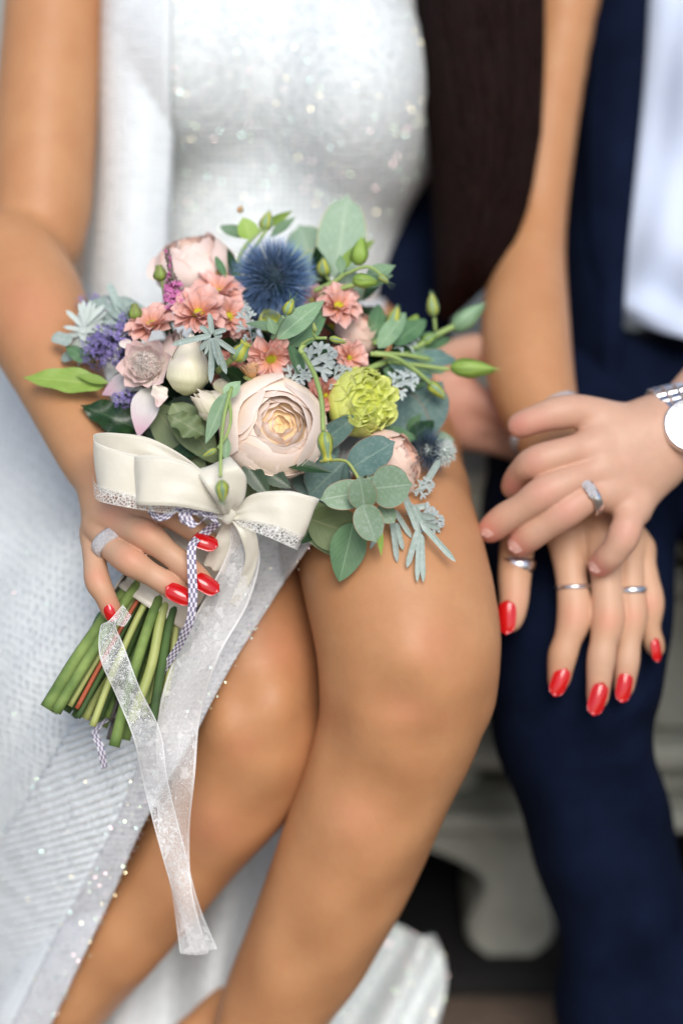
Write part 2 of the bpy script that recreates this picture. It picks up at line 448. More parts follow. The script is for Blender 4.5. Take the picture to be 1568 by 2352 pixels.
bench = bpy.data.objects.new('stone_bench', None); COL.objects.link(bench); bench.location = (0, .45, 0)
register(bench, Matrix.Translation((0, .45, 0)))
tag(bench, 'weathered grey stone bench with moulded apron and bracket legs under the couple', 'bench')
BF = .28     # world y of the bench face
wbox('seat', (-1.3, BF-.012, .355), (1.3, BF+.46, .42), STONE, bench)
wbox('shade_panel', (-1.3, BF+.20, .0), (1.3, BF+.28, .345), SHADEBLACK, bench, .002)  # added sheet: its black paints the shaded hollow under the seat
for a, b, dy in ((.325, .345, .0), (.188, .206, -.006), (.137, .152, -.010)):
    wbox('moulding', (-1.3, BF+dy-.012, a), (1.3, BF+.05, b), STONE, bench, .004)
fl = []
for i in range(26):
    x = -1.28+.1*i
    o = wbox('apron_block', (x+.006, BF+.006, .208), (x+.088, BF+.06, .323), STONE, bench, .006) if i == 0 else None
    if i == 0: b0 = o; b1 = wbox('apron_block', (x+.012, BF+.004, .154), (x+.082, BF+.06, .186), STONE, bench, .008)
    else:
        for q in (b0, b1):
            c = q.copy(); COL.objects.link(c); c.parent = bench
            c.matrix_local = Matrix.Translation((.1*i, 0, 0)) @ q.matrix_local
wbox('apron_backing', (-1.3, BF+.062, .14), (1.3, BF+.10, .345), STONE, bench, .002)
def bracket(x):
    """leg with arched shoulders, outline extruded"""
    top, foot = .136, .030; pts = []
    for i in range(13):
        t = i/12; z = top-(top-foot)*t
        w = .028+.115*max(0, 1-t*2.0)**2.2+.006*math.sin(t*9)
        pts.append((w, z))
    pts.append((.020, foot-.008)); out = [(x-w, z) for w, z in pts]+[(x+w, z) for w, z in pts[::-1]]
    y0, y1 = BF-.004, BF+.075; n = len(out)
    V = [(a, y0+.006, b) for a, b in out]+[(a, y1, b) for a, b in out]
    V2 = [(x+(a-x)*.86, y0, .0+b) for a, b in out]
    V += V2
    F = [tuple(range(2*n, 3*n))]+[(i, (i+1) % n, n+(i+1) % n, n+i) for i in range(n)]+[(2*n+i, 2*n+(i+1) % n, (i+1) % n, i) for i in range(n)]
    return V, F
wbox('plinth', (-1.3, BF-.03, 0), (1.3, BF+.46, .018), SHADEBLACK, bench, .003)  # added slab: black void at the bench foot put into its colour
for x in (-.97, -.42, .129, .50, 1.05):
    V, F = bracket(x); wobj('leg', V, F, STONE, bench)

# ------------------------------------------------------------------ rings, nails
def nail(name, c, d, w, l, nrm, mat, parent, square=.0):
    """c = (u,v,z) of the nail's middle, d = finger direction, nrm = outward"""
    z = c[2]; w = R(w, z)/2; l = R(l, z)
    a = math.radians(62); rr = w/math.sin(a)
    def fn(s, t, off=0):
        prof = np.minimum(1, (1-np.abs(2*s-1)**(2.6+square))**.5+.02)*(1-.12*s)
        th = t*a*prof
        return (rr+off)*np.sin(th), (s-.5)*l, (rr+off)*np.cos(th)-rr+.0014*np.sin(s*PI)-(.0018*(s-.5))
    V1, F1, U = surf(lambda s, t: fn(s, t, .0), 10, 9); V2, _, _ = surf(lambda s, t: fn(s, t, -.0007), 10, 9)
    n = len(V1); rim = [i*9 for i in range(9)]+[9*9+j for j in range(8)]+[(9-i)*9+8 for i in range(9)]+[8-j for j in range(8)]
    F = [f[::-1] for f in F1]+[tuple(i+n for i in f) for f in F1]+[(rim[i], rim[(i+1) % len(rim)], rim[(i+1) % len(rim)]+n, rim[i]+n) for i in range(len(rim))]
    m = frame(P(*c), nrm, (d[0], -d[1], d[2]))
    return baked(name, np.array([np.array(m @ Vector(v)) for v in np.vstack([V1, V2])]), F, mat, parent)
def ring(label, c, d, r, thick, mat, wide=1.0, stone=None, kind='ring', seg=40):
    z = c[2]; rr = R(r, z); th = R(thick, z)
    V = []
    for i in range(seg):
        a = 2*PI*i/seg
        for j in range(8):
            b = 2*PI*j/8; q = rr+th*math.cos(b); V.append((q*math.cos(a), q*math.sin(a), th*wide*math.sin(b)))
    F = [(i*8+j, i*8+(j+1) % 8, ((i+1) % seg)*8+(j+1) % 8, ((i+1) % seg)*8+j) for i in range(seg) for j in range(8)]
    m = frame(P(*c), (d[0], -d[1], d[2]))
    e = empty(kind, P(*c)); tag(e, label, kind)
    baked('band', np.array([np.array(m @ Vector(v)) for v in V]), F, mat, e)
    if stone:
        Vs, Fs, _ = lathe([(.0001, .35), (.5, .33), (1, .0), (.6, -.5), (.0001, -.9)], 10)
        for off in stone:
            s = R(off[3], z); Vq = Vs*s
            mm = frame(P(c[0]+off[0], c[1]+off[1], c[2]+off[2]), (0.1, .2, 1))
            baked('stone', np.array([np.array(mm @ Vector(v)) for v in Vq]), Fs, CRYSTAL, e, smooth=False)
    return e

def soft_field(o, name, V, spots):
    """vertex attribute: how far skin pigment is flushed or pale around given spots (u,v,z,radius px,strength)"""
    f = np.zeros(len(V))
    for u, v, z, r, a in spots:
        d2 = ((V-P(u, v, z))**2).sum(1); f = np.maximum(f, a*np.exp(-d2/R(r, z)**2))
    at = o.data.attributes.new(name, 'FLOAT', 'POINT'); at.data.foreach_set('value', f.astype(np.float32))
# ------------------------------------------------------------------ bride
bride = empty('person', P(600, 1100, -.34)); tag(bride, 'tanned woman in white knit dress with red nails seated on the bench holding a bouquet', 'person')
legs = chain([(800, 880, -.30, 205), (888, 1240, -.105, 202), (938, 1480, -.074, 192), (920, 1660, -.085, 166), (868, 1800, -.098, 150), (805, 1960, -.115, 148), (715, 2160, -.140, 132), (615, 2352, -.165, 106), (560, 2560, -.19, 85)])
legs += chain([(560, 2560, -.19, 70), (470, 2640, -.13, 60)])+chain([(620, 2420, -.185, 70), (520, 2325, -.215, 50), (440, 2390, -.205, 52)])
legs += [ell(940, 1500, -.046, 84, 95, .030), ell(1085, 1590, -.085, 40, 70, .026), ell(1048, 1490, -.072, 78, 130, .034), ell(850, 1560, -.080, 90, 150, .036), ell(912, 1715, -.070, 56, 80, .030)]
legsB = chain([(420, 850, -.30, 230), (520, 1300, -.155, 190), (574, 1622, -.124, 158), (552, 1760, -.130, 142), (436, 1930, -.148, 118), (285, 2130, -.165, 104), (110, 2340, -.20, 92), (-40, 2540, -.24, 75), (-130, 2640, -.18, 60)])
legsB += [ell(610, 1620, -.096, 78, 90, .027), ell(520, 1640, -.100, 50, 80, .026)]
armR = chain([(160, -330, -.29, 125), (125, 0, -.25, 104), (104, 300, -.225, 106), (92, 545, -.205, 100)]) + chain([(10, 600, -.180, 112), (62, 690, -.155, 112), (110, 800, -.125, 100), (188, 990, -.083, 72), (250, 1110, -.055, 56)])
handR_palm = chain([(250, 1110, -.050, 54), (222, 1215, -.046, 34)]) + chain([(250, 1110, -.050, 50), (240, 1195, -.038, 38)]) + chain([(262, 1110, -.048, 50), (262, 1180, -.032, 40)]) + chain([(272, 1110, -.048, 48), (300, 1165, -.034, 38)])
fR = [chain([(292, 1162, -.034, 33.5), (375, 1178, -.016, 27.4), (443, 1215, -.014, 26.1), (474, 1240, -.017, 20.7), (488, 1250, -.020, 16.7)]),
      chain([(252, 1184, -.033, 33.5), (298, 1212, -.020, 29.2), (340, 1232, -.010, 32.9), (385, 1268, -.010, 25.1), (425, 1300, -.011, 26.0), (458, 1330, -.014, 22.3), (475, 1345, -.017, 16.7)]),
      chain([(228, 1215, -.038, 30.7), (262, 1262, -.022, 28.3), (300, 1290, -.009, 31.0), (345, 1318, -.010, 24.2), (382, 1340, -.011, 25.1), (412, 1362, -.014, 21.4), (425, 1370, -.017, 15.8)]),
      chain([(216, 1235, -.046, 29.8), (218, 1290, -.030, 24.7), (224, 1335, -.022, 27.0), (240, 1366, -.020, 21.6), (254, 1398, -.022, 20.5), (258, 1410, -.024, 15.8)]),
      chain([(265, 1130, -.062, 39.1), (330, 1190, -.085, 35.3), (390, 1250, -.086, 29.8), (420, 1290, -.080, 24.2)])]
armL = chain([(1350, -330, -.34, 100), (1300, 0, -.31, 66), (1250, 300, -.285, 64), (1224, 520, -.27, 64), (1206, 720, -.225, 88), (1222, 880, -.185, 84), (1266, 1010, -.150, 62), (1300, 1090, -.135, 58)])
armL += chain([(1300, 1090, -.135, 56), (1300, 1225, -.118, 44)]) + chain([(1310, 1090, -.135, 56), (1385, 1225, -.114, 44)]) + chain([(1320, 1090, -.135, 52), (1440, 1240, -.118, 38)]) + chain([(1325, 1100, -.137, 48), (1470, 1262, -.124, 32)])
fL = [chain([(1250, 1110, -.135, 42.7), (1196, 1215, -.120, 38.7), (1182, 1310, -.108, 37.3), (1180, 1380, -.103, 31.5), (1172, 1425, -.102, 27.2)]),
      chain([(1302, 1240, -.115, 42.7), (1312, 1330, -.105, 34.1), (1319, 1413, -.100, 38.4), (1303, 1470, -.098, 29.8), (1291, 1508, -.098, 31.0), (1284, 1555, -.100, 24.2), (1281, 1568, -.101, 18.4)]),
      chain([(1385, 1240, -.110, 41.7), (1392, 1340, -.100, 33.2), (1396, 1421, -.095, 37.3), (1386, 1475, -.093, 28.8), (1379, 1520, -.093, 30.1), (1373, 1592, -.096, 24.2), (1371, 1610, -.098, 18.4)]),
      chain([(1438, 1252, -.116, 36.9), (1448, 1345, -.106, 29.4), (1452, 1413, -.102, 33.3), (1444, 1475, -.100, 25.3), (1439, 1522, -.100, 27.2), (1433, 1570, -.103, 22.3), (1432, 1583, -.105, 17.5)]),
      chain([(1468, 1265, -.122, 30.1), (1486, 1330, -.114, 24.9), (1496, 1385, -.110, 27.2), (1493, 1440, -.110, 20.7), (1500, 1475, -.112, 21.3), (1507, 1492, -.114, 16.5)])]
torso = [ell(600, 60, -.345, 330, 420, .060), ell(590, 620, -.375, 270, 400, .055), ell(570, 1000, -.38, 360, 300, .07)] + chain([(250, -330, -.33, 120), (1200, -330, -.36, 130)]) + chain([(700, -330, -.35, 130), (720, -620, -.36, 110)])
base_ = torso+legs+armR+armL+handR_palm; A = body_mesh(base_, fR+fL, .0028, kb=.012, kd=.006, kc=.0022)
def cbox(a, b): lo = np.minimum(P(*a), P(*b)); hi = np.maximum(P(*a), P(*b)); return lo, hi
bx1 = cbox((170, 1120, -.105), (520, 1450, .03)); bx2 = cbox((1130, 1130, -.175), (1560, 1680, -.05))
ah = [p for p in armR[-8:]]+handR_palm; al_ = armL[-26:]
B1 = body_mesh(ah, fR, .0010, kb=.012, kd=.006, kc=.0022, clip=bx1, dk=.0010); B2 = body_mesh(al_, fL, .0010, kb=.012, kd=.006, kc=.0022, clip=bx2, dk=.0010)
LB = body_mesh(legsB, [], .0028, kb=.012)
V, F = join_pieces(A, [(B1, bx1, .001), (B2, bx2, .001)]); F = np.vstack([F, LB[1]+len(V)]); V = np.vstack([V, LB[0]])
def lumpy(V, amp, f0, mask):
    r_ = np.random.RandomState(12); out = V.copy()
    for k in range(14):
        d = r_.randn(3); d /= np.linalg.norm(d); w = f0*(.6+1.6*r_.rand()); out[:, 2] += mask*amp*.3*np.sin(V @ d*w+r_.rand()*6)
    return out
V = lumpy(V, .0018, 75, np.clip((-.08-V[:, 1])/.04, 0, 1)*np.clip((V[:, 0]*0+.10-V[:, 0])/.02, 0, 1))
bo = baked('body', V, F, SKIN, bride)
soft_field(bo, 'pale', V, [(300, 1260, -.03, 190, 1), (380, 1300, -.02, 150, 1), (1370, 1350, -.11, 230, 1), (1400, 1520, -.10, 170, 1), (1190, 1380, -.11, 110, 1)])
soft_field(bo, 'flush', V, [(340, 1215, -.005, 34, .35), (300, 1275, -.002, 34, .35), (262, 1185, -.02, 40, .3), (224, 1325, -.015, 26, .35), (258, 1395, -.015, 26, .5), (452, 1318, -.008, 26, .4), (395, 1350, -.003, 26, .4), (1319, 1413, -.09, 30, .35), (1396, 1425, -.085, 30, .4), (1452, 1413, -.09, 26, .35), (1496, 1385, -.1, 24, .35),
    (1280, 1560, -.095, 30, .5), (1366, 1590, -.09, 30, .45), (1430, 1565, -.095, 28, .4), (1182, 1380, -.09, 34, .3), (700, 1640, -.05, 60, .3), (650, 1480, -.08, 70, .25), (990, 1480, -.02, 60, .2), (930, 1620, -.03, 50, .2), (740, 2150, -.1, 14, .35), (1040, 1330, -.05, 26, .3), (820, 1880, -.06, 60, .2), (480, 1900, -.1, 70, .25), (560, 1700, -.08, 40, .3), (1000, 1640, -.04, 34, .3), (120, 420, -.1, 120, .2), (60, 700, -.1, 90, .25), (1240, 780, -.14, 70, .25), (1260, 560, -.2, 60, .3)])
for c, d, w, l, n in (((472, 1243, -.0035), (.9, .42, -.2), 42, 62, (.10, .45, .88)), ((475, 1341, -.0035), (.80, .60, -.25), 44, 66, (.15, .35, .9)), ((412, 1364, -.0005), (.86, .52, -.25), 44, 70, (.0, .3, .95)), ((252, 1408, -.0155), (.35, .94, -.2), 27, 44, (-.2, .0, 1)),
                      ((1163, 1418, -.0895), (-.02, 1, -.05), 44, 80, (-.25, .1, 1)), ((1285, 1566, -.0905), (-.35, .93, -.1), 40, 72, (.0, .1, 1)), ((1373, 1606, -.0855), (-.3, .95, -.1), 42, 80, (.1, .1, 1)), ((1434, 1578, -.0935), (-.2, .98, -.1), 38, 74, (.1, .1, 1)), ((1508, 1493, -.1045), (.1, .98, -.1), 27, 56, (.4, .1, .9))):
    nail('fingernail', c, d, w, l, n, RED, bride)

# dress
dress = empty('dress', P(600, 900, -.26), bride)
dt = [ell(610, 40, -.315, 372, 430, .085), ell(455, 130, -.280, 205, 250, .080), ell(800, 190, -.280, 200, 262, .080), ell(800, 330, -.310, 196, 190, .058), ell(600, 580, -.345, 318, 400, .082), ell(570, 980, -.35, 405, 310, .09)]
V, F = body_mesh(dt, [], .004, kb=.03)
u0 = V[:, 0]; v0 = V[:, 1]
V[:, 2] += .0022*np.sin(v0*95+u0*60+2*np.sin(u0*18))*np.clip((.20-v0)*8, 0, 1)
fu = V[:, 0]*.75+V[:, 1]; V[:, 2] += .0045*np.sin(fu*120+1)*np.exp(-((V[:, 1]-.145)/.035)**2)*np.clip((V[:, 0]+.11)*20, 0, 1)
bod = baked('bodice', V, F, KNIT, dress)
BODP = dt
strip = [[(u, v, z) for u, z in zip(us, (-.30, -.235, -.215, -.212, -.222))] for v, us in ((-120, (225, 250, 290, 345, 400)), (150, (222, 240, 285, 340, 398)), (380, (218, 236, 280, 335, 390)), (600, (208, 225, 270, 325, 380)), (850, (205, 225, 270, 330, 390)))]
V, F, U = cloth(strip, 16, 60, BODP, .006)
V[:, 2] += .0016*np.sin(U[:, 1]*190+U[:, 0]*3)
o = baked('lapel_panel', V, F, RIB, dress, U); sm = o.modifiers.new('s', 'SOLIDIFY'); sm.thickness = .003
LEGP = legs+legsB
def hem(v):     # u of the slit edge down the picture
    return float(np.interp(v, [700, 900, 1150, 1255, 1400, 1550, 1700, 1887, 2050, 2200, 2338, 2480], [880, 860, 790, 712, 612, 520, 440, 333, 262, 192, 127, 60]))
def sheet(name, f0, f1, mat, vs, zoff=0, nu=22, nv=90, wav=None, th=.0025):
    """strip between two fractions of the distance from the hem (px), lying over the lap"""
    ctrl = []
    for v in vs:
        h = hem(v); a, b = f0(v, h), f1(v, h); row = []
        for k in range(6):
            u = a+(b-a)*k/5
            zb = float(np.interp(v, [700, 1000, 1250, 1500, 1750, 2000, 2338, 2480], [-.245, -.20, -.10, -.070, -.075, -.105, -.150, -.17]))
            z = zb-.00000042*max(0, 380-u)**2*1.2-.06*max(0, (u-620)/300 if v < 1100 else 0)**2+zoff
            row.append((u, v, z))
        ctrl.append(row)
    V, F, U = cloth(ctrl, nu, nv, LEGP+handR_palm[:0], .0045+max(zoff, 0), wav)
    o = baked(name, V, F, mat, dress, U); sm = o.modifiers.new('s', 'SOLIDIFY'); sm.thickness = th
    return V
VS = [700, 900, 1150, 1255, 1400, 1550, 1700, 1887, 2050, 2200, 2338, 2480]
bandw = lambda v: float(np.interp(v, [1255, 1400, 1700, 1816, 2050, 2344], [125, 130, 100, 62, 78, 84]))
ribw = lambda v: float(np.interp(v, [700, 1255, 1700, 1800, 2044, 2344, 2480], [60, 90, 190, 200, 300, 330, 340]))
skv = sheet('skirt', lambda v, h: -420, lambda v, h: h-bandw(v)-ribw(v)*.9, KNIT, VS, -.004, 40, 110, lambda s, t: .0035*np.sin(t*26+5*s)*np.sin(s*9+t*4))
rbv = sheet('ribbed_panel', lambda v, h: h-bandw(v)-ribw(v), lambda v, h: h-bandw(v)*.9, RIB, VS, .0005, 26, 620, lambda s, t: .0009*np.sin(s*520+t*26))
bdv = sheet('glitter_band', lambda v, h: h-bandw(v), lambda v, h: h, BAND, VS, .003, 12, 160, lambda s, t: .0007*np.sin(s*500))
# trailing fabric behind the legs
tr = [[(60, 1750, -.30), (300, 1750, -.27), (560, 1760, -.25), (760, 1780, -.27)], [(60, 2000, -.30), (330, 2000, -.27), (580, 1980, -.25), (740, 2000, -.29)],
      [(60, 2200, -.29), (350, 2200, -.25), (560, 2180, -.235), (700, 2200, -.29)], [(40, 2380, -.28), (360, 2380, -.23), (560, 2380, -.22), (700, 2380, -.28)], [(40, 2700, -.26), (360, 2700, -.22), (560, 2700, -.21), (700, 2700, -.27)]]
V, F, U = cloth(tr, 60, 60, None, .004, lambda s, t: .012*np.sin(t*22+4*s)*(.4+s))
o = baked('underskirt', V, F, DRAPE, dress, U); o.modifiers.new('s', 'SOLIDIFY').thickness = .003
tr = [[(760, 2085, -.31), (850, 2075, -.30), (925, 2135, -.295), (995, 2150, -.29)], [(740, 2200, -.30), (850, 2200, -.29), (950, 2200, -.285), (1025, 2235, -.285)],
      [(700, 2352, -.28), (820, 2352, -.27), (930, 2352, -.265), (1005, 2352, -.27)], [(680, 2600, -.26), (800, 2600, -.25), (900, 2600, -.25), (960, 2600, -.26)]]
V, F, U = cloth(tr, 30, 40, None, .004, lambda s, t: .010*np.sin(t*16+9*s))
o = baked('train', V, F, KNIT, dress, U); o.modifiers.new('s', 'SOLIDIFY').thickness = .001; trv = V
# sequins: little faceted discs scattered in the knit
def sequins(name, pts, n, mat, size, push):
    mb = []; Fs = []; idx = rng.choice(len(pts), n)
    V = []
    for q, i in enumerate(idx):
        c = pts[i]+rng.normal(0, .0015, 3); c[2] = pts[i][2]+push+rng.rand()*.001
        nrm = rng.normal(0, .34, 3)+np.array([0, .40, 1]); nrm /= np.linalg.norm(nrm)
        x = np.cross(nrm, [0, 1, 0]); x /= np.linalg.norm(x); y = np.cross(nrm, x); r = size*(.6+.8*rng.rand())
        for k in range(6): V.append(c+r*(math.cos(k*PI/3)*x+math.sin(k*PI/3)*y))
        Fs.append([q*6+k for k in range(6)])
    o = baked(name, np.array(V), np.array(Fs), mat, dress, smooth=False); o['kind'] = 'stuff'; return o
def glit(name, c): return plain(name, c, c, rough=.2, metal=1, bs=0)
GL = [glit('sequin_aqua', (.62, .95, .86)), glit('sequin_pink', (.98, .70, .74)), glit('sequin_gold', (.98, .90, .60)), glit('sequin_green', (.70, .95, .62))]
bp = np.array([v for v in toW(np.zeros((1, 3)))])
me = bod.data; bv = np.zeros(len(me.vertices)*3, dtype=np.float32); me.vertices.foreach_get('co', bv); bv = bv.reshape(-1, 3)+np.array(bod.matrix_local.translation)+np.array(WORLD['dress'].translation)
bc = (bv-T3) @ R3; bc = bc[(bc[:, 2] > -.29)]
skf = skv[(skv[:, 1] < .05)]
for k, g in enumerate(GL):
    sequins('sequin', bc, 1500, g, .00042, .0008)
    sequins('sequin', np.vstack([skf, rbv[::3]]), 900, g, .0004, .0015)
    sequins('sequin', np.vstack([bdv, bdv, trv]), 1000, g, .0004, .0015)

# hair
hl = lambda v: np.interp(v, [-400, 0, 250, 500, 740], [940, 958, 985, 1000, 1008])
hr = lambda v: np.interp(v, [-400, 0, 300, 450, 560, 640, 740], [1235, 1250, 1245, 1220, 1185, 1140, 1030])
mb = MB()
rows = []
for v in np.linspace(-400, 735, 40):
    a, b = hl(v), hr(v); w = (b-a)/2; c = (a+b)/2; ring_ = []
    for j in range(24):
        th = 2*PI*j/24; ring_.append(P(c+w*.93*math.cos(th), v, -.247+.028*math.sin(th)*min(1, w/60)+.004*math.sin(3*th)))
    rows.append(ring_)
Vh = np.array(rows).reshape(-1, 3); mb.add(Vh, gridF(40, 24, True)); hairo = mb.bake('hair', HAIRM, bride)
mb = MB()
for i in range(640):
    x = (rng.rand()*2-1)*(1.0 if i % 7 else 1.035); ph = rng.rand()*6; vend = 735-rng.rand()**2*330*(abs(x)**1.5) - rng.rand()*25
    x0 = x; path = []
    for v in np.linspace(-400, vend, 16):
        a, b = hl(v), hr(v); w = (b-a)/2; c = (a+b)/2
        xx = x0*(1.0+.03*math.sin(ph))+(.02 if i % 7 else .045)*math.sin(v*.008*(1+.5*math.sin(ph*3))+ph)
        path.append(P(c+w*xx, v, -.245+.031*math.sqrt(max(0, 1-min(1, abs(xx))**2))*min(1, w/60)+.0012*math.sin(v*.02+ph)))
    V, F, U = tube(path, np.linspace(.0010, .0003, 16), 3, False); mb.add(V, F, [(ph/6.0, .5)]*len(V))
mb.bake('hair_strands', HAIRS, bride)['kind'] = 'stuff'

ring('wide silver pave ring on the ring finger of the hand gripping the bouquet', (250, 1246, -.0265), (.62, .72, .35), 36, 6, CRYSTAL, 3.0)
ring('wide silver band on her thumb resting on the navy trousers', (1188, 1297, -.110), (-.1, 1, .05), 40, 5, SILVER, 3.0)
ring('thin silver ring on her index finger below his palm', (1315, 1348, -.104), (.05, 1, .03), 40, 4, SILVER, 1.3)
ring('narrow silver ring with dark side on her ring finger', (1448, 1356, -.106), (.04, 1, .03), 35, 5, SILVER, 1.8)
ring('sparkling silver bracelet round her wrist behind his thumb', (1252, 972, -.160), (.6, .75, .35), 88, 10, CRYSTAL, 1.6, None, 'bracelet', 60)

# ------------------------------------------------------------------ groom
groom = empty('person', P(1650, 1050, -.42)); tag(groom, 'man in navy suit and pale blue shirt seated right with his hand over hers', 'person')
gt = [ell(1680, 250, -.44, 330, 560, .085), ell(1640, 900, -.43, 310, 230, .09)] + chain([(1450, -330, -.45, 110), (2000, -330, -.45, 110)]) + chain([(1720, -330, -.45, 120), (1720, -600, -.45, 120)])
tro = [ell(1600, 960, -.41, 330, 225, .095)] + chain([(1370, 980, -.37, 235), (1330, 1200, -.27, 215), (1335, 1400, -.180, 196), (1318, 1560, -.168, 182), (1330, 1760, -.190, 158), (1412, 2000, -.225, 148), (1458, 2200, -.25, 166), (1490, 2352, -.27, 188), (1510, 2650, -.31, 195)])
tro2 = chain([(1700, 1000, -.38, 230), (1860, 1400, -.18, 205), (1900, 1600, -.168, 196), (1930, 2000, -.225, 170), (1950, 2650, -.31, 200)])
shr = lambda ps, k: [('c', p[1], p[2], p[3]*k, p[4]*k) if p[0] == 'c' else ('e', p[1], tuple(x*k for x in p[2])) for p in ps]
armGL = chain([(2020, -300, -.44, 110), (1960, 750, -.27, 100), (1700, 860, -.14, 88), (1570, 975, -.11, 72), (1500, 1000, -.100, 74)])
armGL += chain([(1500, 985, -.098, 66), (1400, 985, -.094, 52)]) + chain([(1500, 1010, -.096, 70), (1372, 1020, -.088, 50)]) + chain([(1500, 1040, -.096, 66), (1385, 1078, -.086, 48)]) + chain([(1500, 1060, -.097, 64), (1410, 1130, -.088, 44)]) + chain([(1505, 1060, -.098, 64), (1458, 1165, -.092, 38)])
fG = [chain([(1400, 965, -.094, 42.5), (1335, 945, -.088, 35.5), (1283, 948, -.084, 35.8), (1225, 965, -.084, 29.3), (1192, 978, -.088, 27.6)]),
      chain([(1370, 1028, -.088, 40.5), (1300, 1040, -.076, 33.9), (1232, 1060, -.076, 34.8), (1196, 1085, -.088, 27.5), (1180, 1118, -.102, 29.6)]),
      chain([(1385, 1078, -.086, 42.5), (1310, 1105, -.072, 34.7), (1250, 1132, -.070, 37.9), (1200, 1165, -.075, 30.3), (1160, 1190, -.082, 31.9), (1125, 1218, -.090, 28.6)]),
      chain([(1410, 1130, -.088, 38.6), (1350, 1142, -.074, 33.9), (1300, 1172, -.072, 37.9), (1255, 1205, -.076, 30.3), (1222, 1227, -.082, 31.9), (1193, 1250, -.090, 28.6)]),
      chain([(1456, 1165, -.092, 34.8), (1442, 1200, -.078, 32.0), (1430, 1235, -.076, 33.9), (1412, 1265, -.078, 27.5), (1398, 1280, -.082, 29.0), (1375, 1300, -.090, 25.4)])]
knG = [ell(1368, 1026, -.079, 30, 26, .006), ell(1384, 1080, -.078, 30, 26, .007), ell(1408, 1130, -.080, 30, 26, .007), ell(1456, 1164, -.083, 28, 24, .006)]
armGR = chain([(1450, -300, -.47, 110), (1100, 200, -.47, 95), (960, 600, -.345, 70), (955, 880, -.265, 60), (1010, 910, -.245, 62), (1050, 930, -.235, 52)])
armGR += chain([(1000, 905, -.245, 64), (1080, 985, -.232, 50)])
fGR = [chain([(990, 870, -.24, 52), (1060, 815, -.228, 40), (1130, 805, -.218, 36), (1195, 812, -.214, 27)]),
       chain([(1040, 910, -.235, 45), (1100, 925, -.222, 36), (1160, 955, -.216, 30), (1180, 965, -.216, 25)]),
       chain([(1060, 950, -.235, 42), (1120, 975, -.224, 34), (1180, 1000, -.222, 28)]),
       chain([(1070, 990, -.235, 40), (1130, 1010, -.228, 34), (1190, 1035, -.226, 27)])]
A = body_mesh(shr(gt+tro+tro2, .78)+armGL+armGR, fG+fGR, .0032, kb=.012, kd=.007, kc=.0025)
bx1 = cbox((1080, 830, -.17), (1680, 1345, -.03)); al_ = armGL+knG
B1 = body_mesh(al_, fG, .0011, kb=.010, kd=.006, kc=.0025, clip=bx1, dk=.0010)
V, F = join_pieces(A, [(B1, bx1, .001)])
bo = baked('body', V, F, SKIN2, groom)
soft_field(bo, 'flush', V, [(1190, 978, -.08, 40, .5), (1235, 975, -.08, 40, .35), (1180, 1115, -.09, 34, .6), (1122, 1222, -.085, 38, .75), (1190, 1254, -.085, 38, .75), (1375, 1305, -.085, 38, .8), (1250, 1132, -.062, 34, .3), (1303, 1170, -.065, 34, .3), (1436, 1222, -.07, 34, .25), (1200, 812, -.21, 45, .8), (1080, 960, -.22, 140, .25), (1180, 960, -.21, 40, .7), (1225, 1065, -.07, 30, .3)])
soft_field(bo, 'pale', V, [])
for c, d, w, l, n in (((1122, 1214, -.0812), (-.75, .65, -.3), 36, 42, (-.35, .35, .8)), ((1188, 1246, -.0808), (-.75, .62, -.3), 42, 48, (-.3, .25, .85)), ((1373, 1294, -.0808), (-.65, .7, -.3), 36, 46, (-.25, .25, .85)), ((1190, 804, -.2055), (1, .1, 0), 28, 46, (.1, .5, .85))):
    nail('fingernail', c, d, w, l, n, NAILM, groom)
# trousers with folds
V, F = body_mesh(tro, [tro2], .004, kb=.012, kd=.006)
kx, ky = P(1330, 1600, -.12)[:2]
du = V[:, 0]-kx; dv = V[:, 1]-ky; ang = np.arctan2(du, -dv); rad = np.hypot(du, dv)
low = np.clip((-dv-.01)/.05, 0, 1)
V[:, 2] += .0080*np.sin(ang*6+rad*16+1.5*np.sin(rad*30))*low*np.clip(rad*12, 0, 1)+.004*np.sin(V[:, 1]*150-V[:, 0]*60)*np.exp(-((V[:, 1]-P(0, 1680)[1])/.03)**2)*np.clip((V[:, 0]-P(1330, 0)[0])*20, 0, 1)
V[:, 0] += .0032*np.sin(V[:, 1]*62+1.0)*low; V[:, 2] += .0035*np.sin(V[:, 0]*95+V[:, 1]*22)*low
baked('trousers', V, F, NAVY, groom)
V, F = body_mesh(chain([(1440, -320, -.47, 125), (1100, 200, -.47, 112), (962, 560, -.35, 86), (950, 800, -.285, 76)]), [], .004)
baked('jacket_sleeve', V, F, NAVY, groom)
V, F = body_mesh(chain([(2040, -300, -.44, 130), (1990, 750, -.27, 120), (1760, 850, -.16, 105)]), [], .004)
baked('jacket_sleeve', V, F, NAVY, groom)
sh = [[(1380, -350, -.40), (1480, -350, -.365), (1600, -350, -.345), (1750, -350, -.34), (1950, -350, -.36)], [(1370, 0, -.40), (1470, 0, -.362), (1590, 0, -.342), (1750, 0, -.335), (1950, 0, -.36)], [(1350, 400, -.39), (1440, 400, -.350), (1570, 400, -.330), (1740, 400, -.322), (1940, 400, -.35)],
      [(1320, 640, -.37), (1405, 640, -.335), (1550, 640, -.312), (1740, 640, -.305), (1940, 640, -.34)], [(1310, 680, -.375), (1395, 705, -.335), (1550, 772, -.312), (1740, 800, -.305), (1940, 800, -.34)]]
V, F, U = cloth(sh, 50, 90, None, .004, lambda s, t: .006*np.sin(s*19+3*np.sin(t*5))*np.exp(-((t-.35)/.5)**2)+.004*np.sin(t*34+s*9)*t)
o = baked('shirt', V, F, SHIRT, groom, U); o.modifiers.new('s', 'SOLIDIFY').thickness = .002
